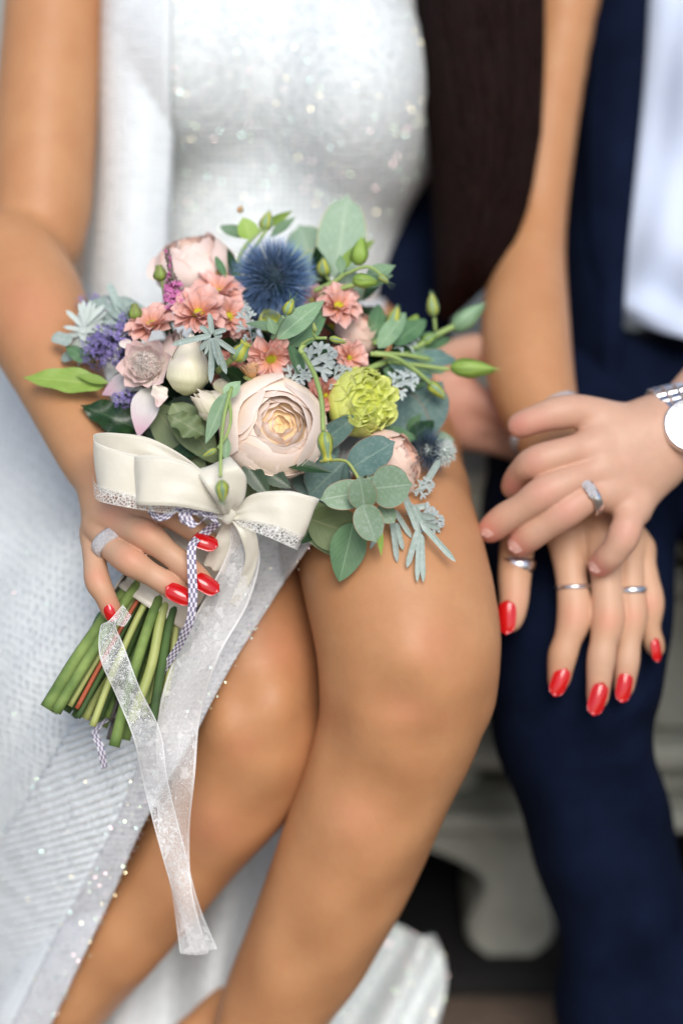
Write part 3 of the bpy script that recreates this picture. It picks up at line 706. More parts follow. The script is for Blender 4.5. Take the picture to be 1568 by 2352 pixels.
jk = [[(1240, -350, -.46), (1330, -350, -.40), (1400, -350, -.352), (1455, -350, -.336), (1500, -350, -.335)], [(1240, 0, -.45), (1320, 0, -.39), (1395, 0, -.345), (1450, 0, -.330), (1492, 0, -.330)], [(1225, 280, -.44), (1300, 280, -.38), (1370, 280, -.335), (1430, 280, -.320), (1472, 280, -.321)],
      [(1215, 600, -.43), (1290, 600, -.36), (1345, 600, -.322), (1395, 600, -.306), (1432, 600, -.308)], [(1230, 880, -.40), (1300, 890, -.34), (1350, 895, -.312), (1395, 880, -.297), (1410, 860, -.300)]]
V, F, U = cloth(jk, 40, 80, None, .004, lambda s, t: .002*np.sin(t*11+s*5))
o = baked('jacket', V, F, NAVY, groom, U); o.modifiers.new('s', 'SOLIDIFY').thickness = .005
lp = [[(1375, -350, -.343), (1420, -350, -.331), (1478, -350, -.327)], [(1368, 0, -.337), (1425, 0, -.325), (1480, 0, -.322)], [(1352, 280, -.327), (1410, 280, -.315), (1462, 280, -.312)], [(1360, 560, -.312), (1395, 560, -.303), (1428, 560, -.300)], [(1395, 700, -.301), (1403, 705, -.299), (1414, 700, -.300)]]
V, F, U = cloth(lp, 14, 50, None); o = baked('lapel', V, F, NAVY, groom, U); o.modifiers.new('s', 'SOLIDIFY').thickness = .003
jk = [[(u, v, z) for u, z in ((1690, -.33), (1800, -.335), (1950, -.37), (2080, -.44))] for v in (-350, 0, 400, 900)]
V, F, U = cloth(jk, 20, 40, None); o = baked('jacket', V, F, NAVY, groom, U); o.modifiers.new('s', 'SOLIDIFY').thickness = .005
wb = [[(u, v, z) for u, z in ((1290, -.36), (1400, -.318), (1560, -.300), (1760, -.295))] for v in (775, 800, 830, 850)]
ring('silver ring with three clear stones on his ring finger', (1356, 1140, -.0740), (-.85, .45, .15), 42, 5, SILVER, 2.4, [(-8, -26, .0095, 12), (0, -18, .0120, 13), (5, -6, .0125, 11)])

# watch
wt = empty('wristwatch', P(1545, 975, -.10)); tag(wt, 'silver wristwatch with white dial on his wrist at the right edge', 'watch')
wax = np.array([.90, .22, -.12]); m = frame(P(1550, 992, -.108), wax)
mb0 = None
for i in range(30):
    a = 2*PI*i/30
    for k in range(3):
        V, F = box((-.0030, -.0016, -.0034), (.0030, .0016, .0034), .0008)
        mm = m @ Matrix.Rotation(a, 4, 'Z') @ Matrix.Translation((0, .0285, (k-1)*.0074)) 
        if i == 0 and k == 0: ld = meshdata('band_link', V, F, SILVER, None, False)
        put('band_link', ld, mm, wt)
Vc, Fc, Uc = lathe([(.0001, -.003), (.0165, -.003), (.0175, 0), (.0172, .003), (.0160, .0042), (.0152, .0036), (.0148, .0030)], 40)
mm = frame(P(1584, 980, -.0775), (.12, .25, .95))
put('case', meshdata('case', Vc, Fc, SILVER), mm, wt)
Vc, Fc, Uc = lathe([(.0149, .0031), (.0001, .0032)], 40)
put('dial', meshdata('dial', Vc, Fc, DIAL), mm, wt)
for a, ln in ((.6, .0085), (2.5, .012)):
    V, F = box((-.0004, -.001, .0036), (.0004, ln, .0040), .0001); put('hand', meshdata('hand', V, F, DARKMETAL, None, False), mm @ Matrix.Rotation(a, 4, 'Z'), wt)
V, F = box((-.0004, .0125, .0034), (.0004, .0142, .0038), .0001); hm_ = meshdata('hour_mark', V, F, DARKMETAL, None, False)
for q in range(12): put('hour_mark', hm_, mm @ Matrix.Rotation(q*PI/6, 4, 'Z'), wt)

# ------------------------------------------------------------------ bouquet materials
PEACH = petalmat('peach_rose_petal', (.97, .66, .30), (.97, .77, .53), (.97, .82, .72), transl=.10, vein=.04)
BLUSH = petalmat('blush_rose_petal', (.92, .78, .62), (.93, .78, .70), (.92, .72, .64), transl=.1, vein=.06)
PINKR = petalmat('pink_rose_petal', (.90, .64, .52), (.88, .58, .50), (.86, .64, .52), transl=.1, vein=.08)
SALMON = petalmat('salmon_petal', (.88, .42, .16), (.85, .44, .34), (.87, .56, .50), transl=.15, vein=.25)
DUSKY = petalmat('dusky_petal', (.68, .22, .10), (.64, .23, .16), (.68, .33, .28), transl=.12, vein=.25)
APRI = petalmat('apricot_petal', (.62, .33, .06), (.80, .44, .18), (.84, .55, .33), transl=.2, vein=.3)
LIME = petalmat('lime_petal', (.66, .72, .10), (.74, .80, .14), (.82, .88, .28), transl=.2, vein=.12)
CREAM = petalmat('cream_bract', (.84, .84, .46), (.90, .88, .62), (.90, .82, .68), transl=.12, vein=.2)
PBRACT = petalmat('pale_pink_bract', (.94, .88, .76), (.94, .86, .78), (.88, .66, .64), transl=.12, vein=.2)
LBRACT = petalmat('lilac_bract', (.70, .72, .64), (.74, .70, .70), (.70, .46, .54), transl=.2, vein=.25)
FUZZ = plain('pinkish_floss', (.96, .90, .82), (.92, .78, .70), rough=.9, sheen=.6)
RUSTY = plain('rust_tipped_anther', (.50, .12, .03), rough=.7)
YELLOW = plain('yellow_disc_floret', (.68, .60, .03), (.45, .52, .03), rough=.7)
BLUE = petalmat('blue_spine', (.010, .045, .085), (.035, .11, .24), (.20, .34, .62), rough=.6, transl=.0, vein=.1)
NAVYB = petalmat('dark_blue_spine', (.01, .03, .05), (.02, .06, .12), (.08, .16, .25), rough=.6, transl=.0, vein=.1)
TEAL = plain('teal_core', (.012, .05, .07), rough=.7)
PURPLE = plain('violet_floret', (.30, .25, .56), (.20, .16, .42), rough=.7, nscale=300)
MAGENTA = plain('mauve_pink_floret', (.66, .20, .46), (.58, .15, .36), rough=.7, nscale=300)
GREYGREEN = plain('grey_green_spike', (.20, .20, .13), (.26, .16, .18), rough=.8, nscale=300)
WOOL = plain('white_woolly_leaf', (.66, .72, .68), (.46, .55, .50), rough=.95, sheen=.8, nscale=120)
SILV = leafmat('silver_felted_leaf', (.42, .50, .48), (.60, .66, .65), (.64, .70, .69), rough=.9, dust=.5, veins=3)
SILVS = leafmat('grey_sprig_leaf', (.28, .38, .33), (.42, .50, .46), (.50, .58, .54), rough=.85, dust=.6, veins=3)
EUC = leafmat('blue_green_eucalyptus', (.095, .185, .165), (.14, .245, .215), (.22, .33, .27), dust=.22, edge=(.26, .15, .10), rough=.5, veins=7)
EUCY = leafmat('young_eucalyptus', (.17, .28, .15), (.24, .36, .24), (.34, .45, .33), dust=.3, edge=(.38, .24, .14), rough=.5, veins=7)
EUCP = leafmat('pale_back_eucalyptus', (.24, .36, .24), (.30, .42, .29), (.38, .48, .34), dust=.3, edge=(.45, .42, .2), rough=.6, veins=7)
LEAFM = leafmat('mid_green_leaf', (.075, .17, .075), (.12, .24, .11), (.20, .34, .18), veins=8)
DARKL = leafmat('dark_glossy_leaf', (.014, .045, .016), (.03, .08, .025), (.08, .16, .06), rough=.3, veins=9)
OLIVE = leafmat('olive_leaf_underside', (.17, .24, .10), (.22, .29, .14), (.30, .34, .18), veins=6)
BRIGHT = leafmat('bright_green_leaf', (.24, .38, .06), (.30, .46, .09), (.40, .52, .14), veins=6)
LISI = leafmat('lisianthus_leaf', (.17, .30, .16), (.25, .40, .22), (.36, .50, .30), dust=.2, veins=6)
STEMG = plain('green_stem', (.24, .34, .09), (.06, .13, .025), rough=.75, nscale=45, bs=.5)
STEML = plain('pale_green_stem', (.36, .47, .15), (.24, .36, .11), rough=.6, nscale=60)
STEMD = plain('dark_stem', (.07, .14, .03), (.04, .08, .025), rough=.75, nscale=45, bs=.5)
STEMY = plain('yellow_green_stem', (.46, .50, .17), (.30, .36, .10), rough=.5, nscale=30)
STEMB = plain('purple_brown_stem', (.10, .09, .08), (.05, .045, .045), rough=.6, nscale=40)
STEMR = plain('red_brown_stem', (.45, .10, .04), rough=.6)
BUDG = petalmat('bud_petal', (.40, .50, .05), (.55, .62, .08), (.66, .66, .10), transl=.2, vein=.6)
BUDSTRIPE = plain('striped_bud', (.36, .36, .12), (.12, .18, .05), rough=.6, nscale=160)
def satin():
    m, N, L, B = nodemat('cream_satin'); uv = coord(N, L, 'UV', (1, 260, 1))
    B.inputs['Base Color'].default_value = (.70, .67, .56, 1); B.inputs['Roughness'].default_value = .36
    B.inputs['Anisotropic'].default_value = .6; B.inputs['Sheen Weight'].default_value = .3
    t = noise(N, L, uv, 1, 2); b_ = bump(N, L, t.outputs[0], .15, .0005, B)
    sp = N.new('ShaderNodeSeparateXYZ'); L.new(coord(N, L, 'UV'), sp.inputs[0]); a = N.new('ShaderNodeMath'); a.operation = 'SUBTRACT'; L.new(sp.outputs[1], a.inputs[0]); a.inputs[1].default_value = .5
    b = N.new('ShaderNodeMath'); b.operation = 'ABSOLUTE'; L.new(a.outputs[0], b.inputs[0])
    ed = ramp(N, L, b.outputs[0], [(.445, (.70, .67, .56)), (.455, (.52, .49, .38)), (.465, (.76, .73, .62)), (.49, (.76, .73, .62))]); L.new(ed.outputs[0], B.inputs['Base Color'])
    w2 = noise(N, L, coord(N, L), 120, 3); bump(N, L, w2.outputs[0], .35, .0012, B, b_); return m
SATIN = satin()
def lacemat(name, c, hole, size, alpha_lo, motif=14):
    m, N, L, B = nodemat(name); uv = coord(N, L)
    v = N.new('ShaderNodeTexVoronoi'); v.feature = 'DISTANCE_TO_EDGE'; v.inputs['Scale'].default_value = size; L.new(uv, v.inputs['Vector'])
    net = ramp(N, L, v.outputs['Distance'], [(hole, (1, 1, 1)), (hole+.08, (alpha_lo,)*3)])
    n = noise(N, L, uv, motif*10, 2); mo = ramp(N, L, n.outputs[0], [(.53, (0, 0, 0)), (.62, (.50, .50, .50))])
    sp = N.new('ShaderNodeSeparateXYZ'); L.new(coord(N, L, 'UV'), sp.inputs[0])
    a = N.new('ShaderNodeMath'); a.operation = 'SUBTRACT'; L.new(sp.outputs[1], a.inputs[0]); a.inputs[1].default_value = .5
    b = N.new('ShaderNodeMath'); b.operation = 'ABSOLUTE'; L.new(a.outputs[0], b.inputs[0])
    ed = ramp(N, L, b.outputs[0], [(.43, (0, 0, 0)), (.46, (.62, .62, .62))])
    x = mixc(N, L, net.outputs[0], mo.outputs[0], 1.0, 'LIGHTEN'); x = mixc(N, L, x, ed.outputs[0], 1.0, 'LIGHTEN')
    L.new(x, B.inputs['Alpha']); B.inputs['Base Color'].default_value = (*c, 1); B.inputs['Roughness'].default_value = .7
    B.inputs['Sheen Weight'].default_value = .3
    return m
LACE = lacemat('white_lace', (.80, .79, .74), .05, 620, .06, 30)
ORGANZA = lacemat('sheer_lace_ribbon', (.90, .90, .88), .012, 1500, .22, 12)
LACETAIL = lacemat('narrow_lace_ribbon', (.90, .92, .91), .02, 1100, .10, 20)
def gingham():
    m, N, L, B = nodemat('lilac_gingham')
    ck = N.new('ShaderNodeTexChecker'); ck.inputs['Scale'].default_value = 1; L.new(coord(N, L, 'UV', (1, 4, 1)), ck.inputs['Vector'])
    ck.inputs['Color1'].default_value = (.72, .70, .76, 1); ck.inputs['Color2'].default_value = (.20, .18, .27, 1)
    L.new(ck.outputs[0], B.inputs['Base Color']); B.inputs['Roughness'].default_value = .8; return m
GING = gingham()

# ------------------------------------------------------------------ bouquet builders
bq = empty('bouquet', P(330, 1400, -.05))
tag(bq, 'wedding bouquet of roses, thistle and greenery tied with cream ribbons held over the lap', 'bouquet')
def sub(name, c, label=None):
    e = empty(name, P(*c), bq)
    if label: e['label'] = label
    return e
def axv(a): return np.array([a[0], -a[1], a[2]], dtype=float)/np.linalg.norm(a)   # (u,v,z) direction -> frame
def leafV(w, fold=.25, bend=.15, tw=0, kind='oval', serr=0, n=14, k=7, wave=.0):
    """unit leaf along +Y, upper side +Z"""
    def prof(s):
        if kind == 'round': return np.sqrt(np.clip(1-(2*np.clip(s/.94, 0, 1)-1)**2, 0, 1))**.9*.96+.10*np.clip(1-s, 0, 1)*np.sin(PI*s)
        if kind == 'point': return np.sin(PI*s**.75)**.9
        if kind == 'lance': return np.sin(PI*s**.85)**1.15
        if kind == 'strap': return np.clip(s*8, 0, 1)**.5*np.clip((1-s)*5, 0, 1)**.5
        return np.sin(PI*s**.8)**.75
    def fn(s, t):
        p = prof(s)*(1+serr*(np.abs(((s*7) % 1)-.5)*2-.5)); x = t*w*.5*p
        z = -bend*s**2+fold*np.abs(x)-fold*.2*w+wave*np.sin(s*17+t*2)*np.abs(t)*w
        a = tw*s; return x*np.cos(a)-z*np.sin(a)*0, s*np.cos(bend*.5)+0*x, z+x*np.sin(a)
    return surf(fn, n, k)
def leaf(base, tip, w, mat, kind='oval', nrm=(0, -.3, 1), fold=.2, bend=.15, tw=0, serr=0, wave=.0, parent=None, name='leaf', label=None):
    a, b = P(*base), P(*tip); d = b-a; Ln = np.linalg.norm(d); wr = R(w, base[2])/Ln
    V, F, U = leafV(wr, fold, bend, tw, kind, serr, 16 if Ln > .015 else 9, 7 if Ln > .015 else 5, wave)
    y = Vector(d/Ln); z = Vector([float(q) for q in axv(nrm)]); z = (z-y*z.dot(y)).normalized(); x = y.cross(z)
    m = np.array([x, y, z]).T
    o = baked(name, a+(V*Ln) @ m.T, F, mat, parent or bq, U)
    if label: o['label'] = label
    return o
def stem(pts, r, mat=None, name='stem', parent=None, sides=8):
    p = spline([list(P(*q)) for q in pts], 8*(len(pts)-1)+4); z = pts[0][2]
    r = r if not np.isscalar(r) else r*.82
    rr = np.linspace(R(r if np.isscalar(r) else r[0], z), R(r if np.isscalar(r) else r[1], z), len(p))
    V, F, U = tube(p, rr, sides); return baked(name, V, F, mat or STEML, parent or bq, U)
def petal_shell(Ri, h, tipr, al, lip=.04, ruff=.03, seed=0, z0=-.75, na=13, nb=15, notch=.03, pw=3.):
    rs = np.random.RandomState(seed); ph = rs.rand(4)*6.28
    pr = spline([(.06, z0), (Ri*.55+.05, z0*.82), (Ri*.96, z0*.35), (Ri*1.0, h*.35-.02), (Ri*(.35+.65*tipr), h*.86), (Ri*tipr, h)], 60)
    def fn(s, t):
        se = s*(1-.22*np.abs(t)**pw+notch*np.exp(-(t/.15)**2)*-1+.03*np.sin(5*t+ph[0]))
        i = se*59; r = np.interp(i, range(60), pr[:, 0]); z = np.interp(i, range(60), pr[:, 1])
        wd = .42+.58*np.sin(np.clip(s*1.25, 0, 1)*PI/2)
        th = t*al*wd
        r = r*(1+.02*np.sin(3*th+ph[1]))+ruff*np.sin(6*t+ph[2])*s**3+lip*np.clip((s-.86)/.14, 0, 1)**2+.05*np.abs(t)**3*s
        z = z+ruff*.8*np.sin(7*t+ph[3])*s**4
        return r*np.cos(th), r*np.sin(th), z
    return surf(fn, na, nb)
def rose(c, r, ax, mat, layers, label=None, seed=1, inner=None, up=(0, 1, 0)):
    e = sub('rose', c, label); rs = np.random.RandomState(seed); k = R(r, c[2])
    base = frame(P(*c), axv(ax), up) @ Matrix.Scale(k, 4)
    top = layers[-1][2]-.10
    V, F, U = lathe(spline([(.0001, top), (.25, top-.02), (.50, top-.08), (.72, top-.22), (.84, top-.5), (.6, -.6), (.0001, -.7)], 16), 20); V = V.copy()
    a_ = np.arctan2(V[:, 1], V[:, 0]); V[:, 2] += .03*np.sin(a_*3+np.hypot(V[:, 0], V[:, 1])*22); put('filler_core', meshdata('filler_core', V, F, mat, U), base, e)  # filler dome added so the gaps between petals do not go dark
    for li, (n, Ri, h, tipr, al, lip, ruff) in enumerate(layers):
        o = rs.rand()*6
        for j in range(n):
            V, F, U = petal_shell(Ri*(1+.05*rs.randn()), h+.04*rs.randn(), tipr*(1+.04*rs.randn()), al*(1+.1*rs.randn()), lip*(.5+rs.rand()), ruff, rs.randint(9999))
            m = base @ Matrix.Rotation(o+2*PI*j/n+.12*rs.randn(), 4, 'Z') @ Matrix.Rotation(.05*rs.randn(), 4, 'X') @ Matrix.Translation((.02*j, 0, .012*j))
            put('petal', meshdata('petal', V, F, inner if inner and Ri < .5 else mat, U), m, e)
    return e
HERO = [(5, 1.0, .22, .88, 1.2, .04, .010), (5, .99, .40, .70, 1.2, .02, .010), (5, .95, .52, .58, 1.15, .01, .012), (4, .84, .57, .58, 1.05, .01, .015), (4, .70, .58, .62, 1.0, .01, .018), (4, .57, .58, .66, 1.0, .01, .02), (4, .45, .57, .68, 1.0, .0, .02), (3, .33, .56, .66, 1.2, .0, .025), (3, .22, .55, .6, 1.3, .0, .02), (2, .12, .54, .5, 1.5, .0, .01)]
CUP = [(5, 1.0, .60, .62, 1.15, .06, .02), (5, .92, .72, .55, 1.1, .04, .02), (4, .74, .78, .5, 1.0, .02, .03), (3, .5, .8, .5, 1.0, .0, .03)]
def mum_petal(w=.52, cup=.42, L=1.0):
    def fn(s, t):
        p = np.clip(s*3.2, 0, 1)**.6*(.55+.45*np.sin(np.clip(s, 0, 1)*PI*.62))*np.sqrt(np.clip(1-np.clip((s-.78)/.22, 0, 1)**2, 0.01, 1))
        x = t*w*.5*p; return x, s*L*(1-.03*np.abs(t)), cup*w*(t*t)*p*.8-.16*s**2+.10*s
    return surf(fn, 9, 6)
MUMP = {}
def mum(c, r, ax, mat=SALMON, rings=((13, 82, 1.0), (12, 64, .92), (9, 42, .72)), centre=YELLOW, label=None, seed=0, joined=False, csz=.24, up=(0, 1, 0)):
    e = sub('chrysanthemum', c, label); rs = np.random.RandomState(seed+50); k = R(r*1.2, c[2])
    base = frame(P(*c), axv(ax), up) @ Matrix.Scale(k, 4); mb = MB()
    if mat.name not in MUMP:
        V, F, U = mum_petal(); MUMP[mat.name] = (meshdata('petal', V, F, mat, U), (V, F, U))
    for n, tilt, sc_ in rings:
        o = rs.rand()*6
        for j in range(n):
            a = o+2*PI*(j+.25*rs.randn())/n; tl = math.radians(90-tilt+9*rs.randn())
            m = base @ Matrix.Rotation(a, 4, 'Z') @ Matrix.Translation((0, csz*.45, 0)) @ Matrix.Rotation(tl, 4, 'X') @ Matrix.Rotation(.25*rs.randn(), 4, 'Y') @ Matrix.Scale(sc_*(.82+.08*rs.randn()), 4)
            if joined: mb.add(*MUMP[mat.name][1], m)
            else: put('petal', MUMP[mat.name][0], m, e)
    if joined: mb.bake('petals', mat, e)['kind'] = 'stuff'
    if centre and csz:
        mb = MB(); V, F, U = lathe([(.0001, .12), (csz*.6, .10), (csz, .02), (csz*.6, -.1), (.0001, -.15)], 10); mb.add(V, F, U, base)
        for j in range(46):
            q = math.sqrt((j+.5)/46)*csz; a = j*2.399; V, F, U = lathe([(.0001, .055), (.024, .03), (.026, -.02)], 5)
            mb.add(V, F, U, base @ Matrix.Translation((q*math.cos(a), q*math.sin(a), .12-.1*(q/csz)**2)))
        mb.bake('centre', centre, e)
    return e
def spiky(name, c, r, ax, mat, core, n, lo=.34, spread=1.15, thick=.011, seed=0, label=None, part='spines', curl=.0, tip=.15):
    e = sub(name, c, label); rs = np.random.RandomState(seed); k = R(r, c[2]); base = frame(P(*c), axv(ax)) @ Matrix.Scale(k, 4)
    V, F, U = lathe([(.0001, lo), (lo*.7, lo*.75), (lo, .1), (lo*.8, -lo*.6), (.0001, -lo)], 14)
    mb = MB(); mb.add(V, F, U, base); mb.bake('core', core, e); mb = MB()
    for i in range(n):
        z = 1-(i+.5)/n*spread; th = i*2.39996; q = math.sqrt(max(0, 1-z*z)); d = np.array([q*math.cos(th), q*math.sin(th), z])+rs.randn(3)*.09
        d /= np.linalg.norm(d); Lq = 1.0*(.80+.2*rs.rand())*(.72+.28*q)
        side = np.cross(d, rs.randn(3)); side /= np.linalg.norm(side)
        path = np.array([d*lo*.9, d*(lo+(Lq-lo)*.5)+side*curl*.3, d*Lq+side*curl])
        V, F, U = tube(path, np.array([1, .8, tip])*thick, 3, False); mb.add(V, F, U, base)
    o = mb.bake(part, mat, e); o['kind'] = 'stuff'; return e
def bud(c, d, Ln, r, mat=BUDG, sep=5, strands=0, seed=0, sepm=None, opened=.0, sepl=1.0):
    """ovoid lisianthus bud; c = middle, d = direction (u,v,z)"""
    e = sub('flower_bud', c); rs = np.random.RandomState(seed); k = R(Ln, c[2]); w = r/Ln
    m = frame(P(*c), axv(d)) @ Matrix.Scale(k, 4) @ Matrix.Translation((0, 0, -.5))
    pr = [(.0001, 0), (.42*w, .05), (.78*w, .2), (.92*w, .38), (.78*w, .60), (.46*w, .82), ((.10+opened)*w, 1.0), (.0001, .98)]
    V, F, U = lathe(spline(pr, 16), 15); V = V.copy(); a = np.arctan2(V[:, 1], V[:, 0]); g = 1+.12*np.sin(5*a+V[:, 2]*7); V[:, 0] *= g; V[:, 1] *= g
    put('petals', meshdata('petals', V, F, mat, U), m, e)
    def fn(s, t):
        i = np.clip(s*sepl, 0, 1)*15; rr = np.interp(i, range(16), spline(pr, 16)[:, 0]); z = np.interp(i, range(16), spline(pr, 16)[:, 1])
        wd = .42*np.sin(PI*np.clip(s*.82+.16, 0, 1))**1.0*(1-s)**.35; rr = np.maximum(rr, .05*w)+.06*w+.25*w*np.clip(s-.75, 0, 1)
        rr = rr+.10*w*s**6; return rr*np.cos(t*wd*1.0), rr*np.sin(t*wd*1.0), z*(1+.16*s**3)
    V, F, U = surf(fn, 9, 4); sm = meshdata('sepal', V, F, sepm or LISI, U)
    for j in range(sep): put('sepal', sm, m @ Matrix.Rotation(2*PI*j/sep+rs.rand()*.2, 4, 'Z'), e)
    if strands:
        mb = MB()
        for j in range(strands):
            a = 2*PI*j/strands+rs.rand(); p = np.array([(.5*w*math.cos(a), .5*w*math.sin(a), .8), (.7*w*math.cos(a), .7*w*math.sin(a), 1.1), ((1.0+.8*rs.rand())*w*math.cos(a+.3), (1.0+.8*rs.rand())*w*math.sin(a+.3), 1.35+.3*rs.rand())])
            V, F, U = tube(spline(p, 7), np.linspace(.05*w, .012*w, 7), 4); mb.add(V, F, U, m)
        mb.bake('sepal_tips', sepm or LISI, e)
    return e
def silver_leaf(base, tip, w, seed=0, nrm=(0, -.2, 1), lobes=5):
    """felted leaf cut into blunt lobes"""
    a, b = P(*base), P(*tip); d = b-a; Ln = np.linalg.norm(d); y = Vector(d/Ln); z = Vector([float(q) for q in axv(nrm)]); z = (z-y*z.dot(y)).normalized(); x = y.cross(z)
    m = Matrix((x, y, z)).transposed().to_4x4() @ Matrix.Scale(Ln, 4); m.translation = Vector(a); rs = np.random.RandomState(seed); wr = R(w, base[2])/Ln*.5; mb = MB()
    def lobe(p, ang, L, wd, zz):
        def fn(s, t):
            pr = np.sqrt(np.clip(1-((s-.62)/.40)**2, .05, 1))*np.where(s < .62, .62+.38*s/.62, 1)
            X = t*wd*.5*pr; return X, s*L, -.15*L*s**2+.5*np.abs(X)
        V, F, U = surf(fn, 8, 5); mb.add(V, F, U, m @ Matrix.Translation((*p, zz)) @ Matrix.Rotation(ang, 4, 'Z'))
    lobe((0, 0), 0, .98, wr*.36, 0); lobes = min(lobes, 4)
    for i in range(lobes):
        s = .12+.74*i/(lobes-1); q = wr*math.sin(PI*(.25+.62*i/(lobes-1)))*1.15
        for sg in (-1, 1):
            ang = -sg*(1.05-.5*s+.12*rs.randn()); zz = .004*rs.randn(); ln = q*(1+.1*rs.randn()); lobe((0, s*.92), ang, ln, wr*.28, zz)
            ex, ey = -math.sin(ang)*ln*.5, math.cos(ang)*ln*.5
            for da in (-.85, .8): lobe((ex, s*.92+ey), ang+da, ln*.55, wr*.24, zz+.004)
    return mb.bake('silver_leaf', SILV, bq)
def ribbon(name, pts, mat, parent=None, n=40, thick=.00018, cells=None, ends=None, k=11, bow=.0):
    """pts: (u,v,z, wu,wv,wz) centre and half-way width vector in px / metres"""
    C = spline([[*P(*q[:3]), q[3]*M*.5, -q[4]*M*.5, (q[5] if len(q) > 5 else 0)*.5] for q in pts], n)
    pl_ = .0011 if mat is SATIN else 0
    V = []; U = []; Lc = np.concatenate([[0], np.cumsum(np.linalg.norm(np.diff(C[:, :3], axis=0), axis=1))]); wd = np.linalg.norm(C[0, 3:])*2+1e-6
    for i in range(n):
        tg = C[min(i+1, n-1), :3]-C[max(i-1, 0), :3]; nr = np.cross(tg, C[i, 3:]); nr /= np.linalg.norm(nr)+1e-9
        for j in range(k):
            t = -1+2*j/(k-1); V.append(C[i, :3]+C[i, 3:]*t+nr*(bow*(1-t*t)+pl_*abs(2*i/(n-1)-1)**3*math.sin(7*t+1)+pl_*.35*math.sin(i*.5+3*t))); U.append((Lc[i]/((cells or 1e9)) if cells else i/(n-1), t*.5+.5))
    o = baked(name, np.array(V), gridF(n, k), mat, parent or bq, U)
    if thick: o.modifiers.new('s', 'SOLIDIFY').thickness = thick
    return o

# ------------------------------------------------------------------ bouquet: greenery at the back and the dark inside
leaf((770, 640, -.105), (800, 440, -.120), 112, EUCP, 'round', (.1, -.1, 1), bend=.05, label='large pale round eucalyptus leaf standing above the thistle')
leaf((730, 640, -.110), (680, 500, -.130), 100, EUCP, 'round', (-.1, -.1, 1))
leaf((660, 640, -.100), (790, 575, -.112), 80, EUCP, 'round', (.1, -.4, 1))
leaf((800, 590, -.12), (862, 545, -.125), 30, BRIGHT, 'lance')
leaf((800, 680, -.090), (815, 640, -.10), 70, EUCP, 'round', (.4, .2, 1)); leaf((790, 620, -.09), (815, 702, -.085), 70, EUCP, 'round', (.3, .2, 1))
leaf((240, 885, -.060), (48, 852, -.062), 66, BRIGHT, 'point', (0, -.5, 1), wave=.06, label='bright green leaf reaching out left over her forearm')
leaf((250, 880, -.056), (172, 855, -.058), 24, BRIGHT, 'lance', (0, -.5, 1))
leaf((320, 985, -.050), (184, 920, -.052), 78, DARKL, 'point', (0, -.4, 1), fold=.35, wave=.12)
leaf((330, 1010, -.050), (186, 990, -.054), 60, DARKL, 'lance', (0, -.5, 1), fold=.3)
leaf((260, 975, -.058), (128, 955, -.060), 16, LEAFM, 'lance')
leaf((500, 960, -.050), (330, 1010, -.050), 150, DARKL, 'oval', (0, -.3, 1))
leaf((350, 930, -.052), (470, 1085, -.046), 90, OLIVE, 'oval', (-.2, -.1, 1), fold=.05, bend=.05)
leaf((395, 925, -.042), (500, 1060, -.038), 84, OLIVE, 'oval', (.2, 0, 1), fold=.1, wave=.05)
leaf((470, 1000, -.030), (385, 945, -.028), 60, OLIVE, 'point', (0, -.5, 1), serr=.3, wave=.2)
leaf((560, 1060, -.05), (640, 1150, -.05), 110, OLIVE, 'oval')
leaf((640, 1060, -.022), (762, 1076, -.016), 34, DARKL, 'lance', (0, -.6, 1))
leaf((560, 1060, -.020), (622, 1145, -.012), 46, DARKL, 'point', (0, -.2, 1), serr=.35)
leaf((600, 1075, -.022), (668, 1118, -.016), 46, DARKL, 'point', (0, -.2, 1), serr=.4)
leaf((705, 1190, -.030), (850, 1245, -.026), 110, OLIVE, 'oval', (0, .3, 1)); leaf((690, 1150, -.034), (800, 1290, -.030), 90, OLIVE, 'oval', (0, .3, 1))
leaf((812, 1200, -.024), (782, 1335, -.018), 84, LEAFM, 'oval', (.1, .2, 1), bend=.1, label='broad green leaf drooping onto her thigh')
leaf((740, 1160, -.036), (690, 1245, -.030), 70, DARKL, 'oval')
leaf((870, 1200, -.016), (876, 1278, -.014), 16, BRIGHT, 'lance')
leaf((905, 1010, -.075), (1022, 872, -.095), 130, EUC, 'round', (.2, -.1, 1), bend=.05, label='large teal eucalyptus leaf in soft focus at the right')
leaf((900, 900, -.085), (960, 1070, -.080), 120, EUC, 'round', (.2, .1, 1))
leaf((990, 1010, -.09), (1050, 1005, -.10), 40, EUCP, 'lance'); leaf((935, 990, -.08), (965, 950, -.075), 26, LEAFM, 'lance')
for (b, t, w, m_) in (((880, 780, -.08), (960, 740, -.10), 60, LEAFM), ((900, 800, -.08), (1000, 760, -.11), 50, DARKL), ((860, 760, -.09), (905, 720, -.10), 50, LEAFM), ((890, 830, -.07), (1010, 860, -.09), 50, EUC), ((930, 820, -.08), (1035, 850, -.10), 44, LISI), ((840, 780, -.08), (880, 745, -.09), 40, LEAFM)):
    leaf(b, t, w, m_, 'oval')
leaf((838, 640, -.066), (909, 600, -.072), 44, LISI, 'lance', (.1, -.7, 1)); leaf((815, 655, -.07), (905, 625, -.075), 40, LISI, 'lance')
leaf((545, 640, -.08), (520, 560, -.09), 20, DARKL, 'lance'); leaf((520, 640, -.07), (490, 575, -.08), 18, LEAFM, 'lance'); leaf((545, 620, -.08), (575, 600, -.085), 26, EUC, 'lance')
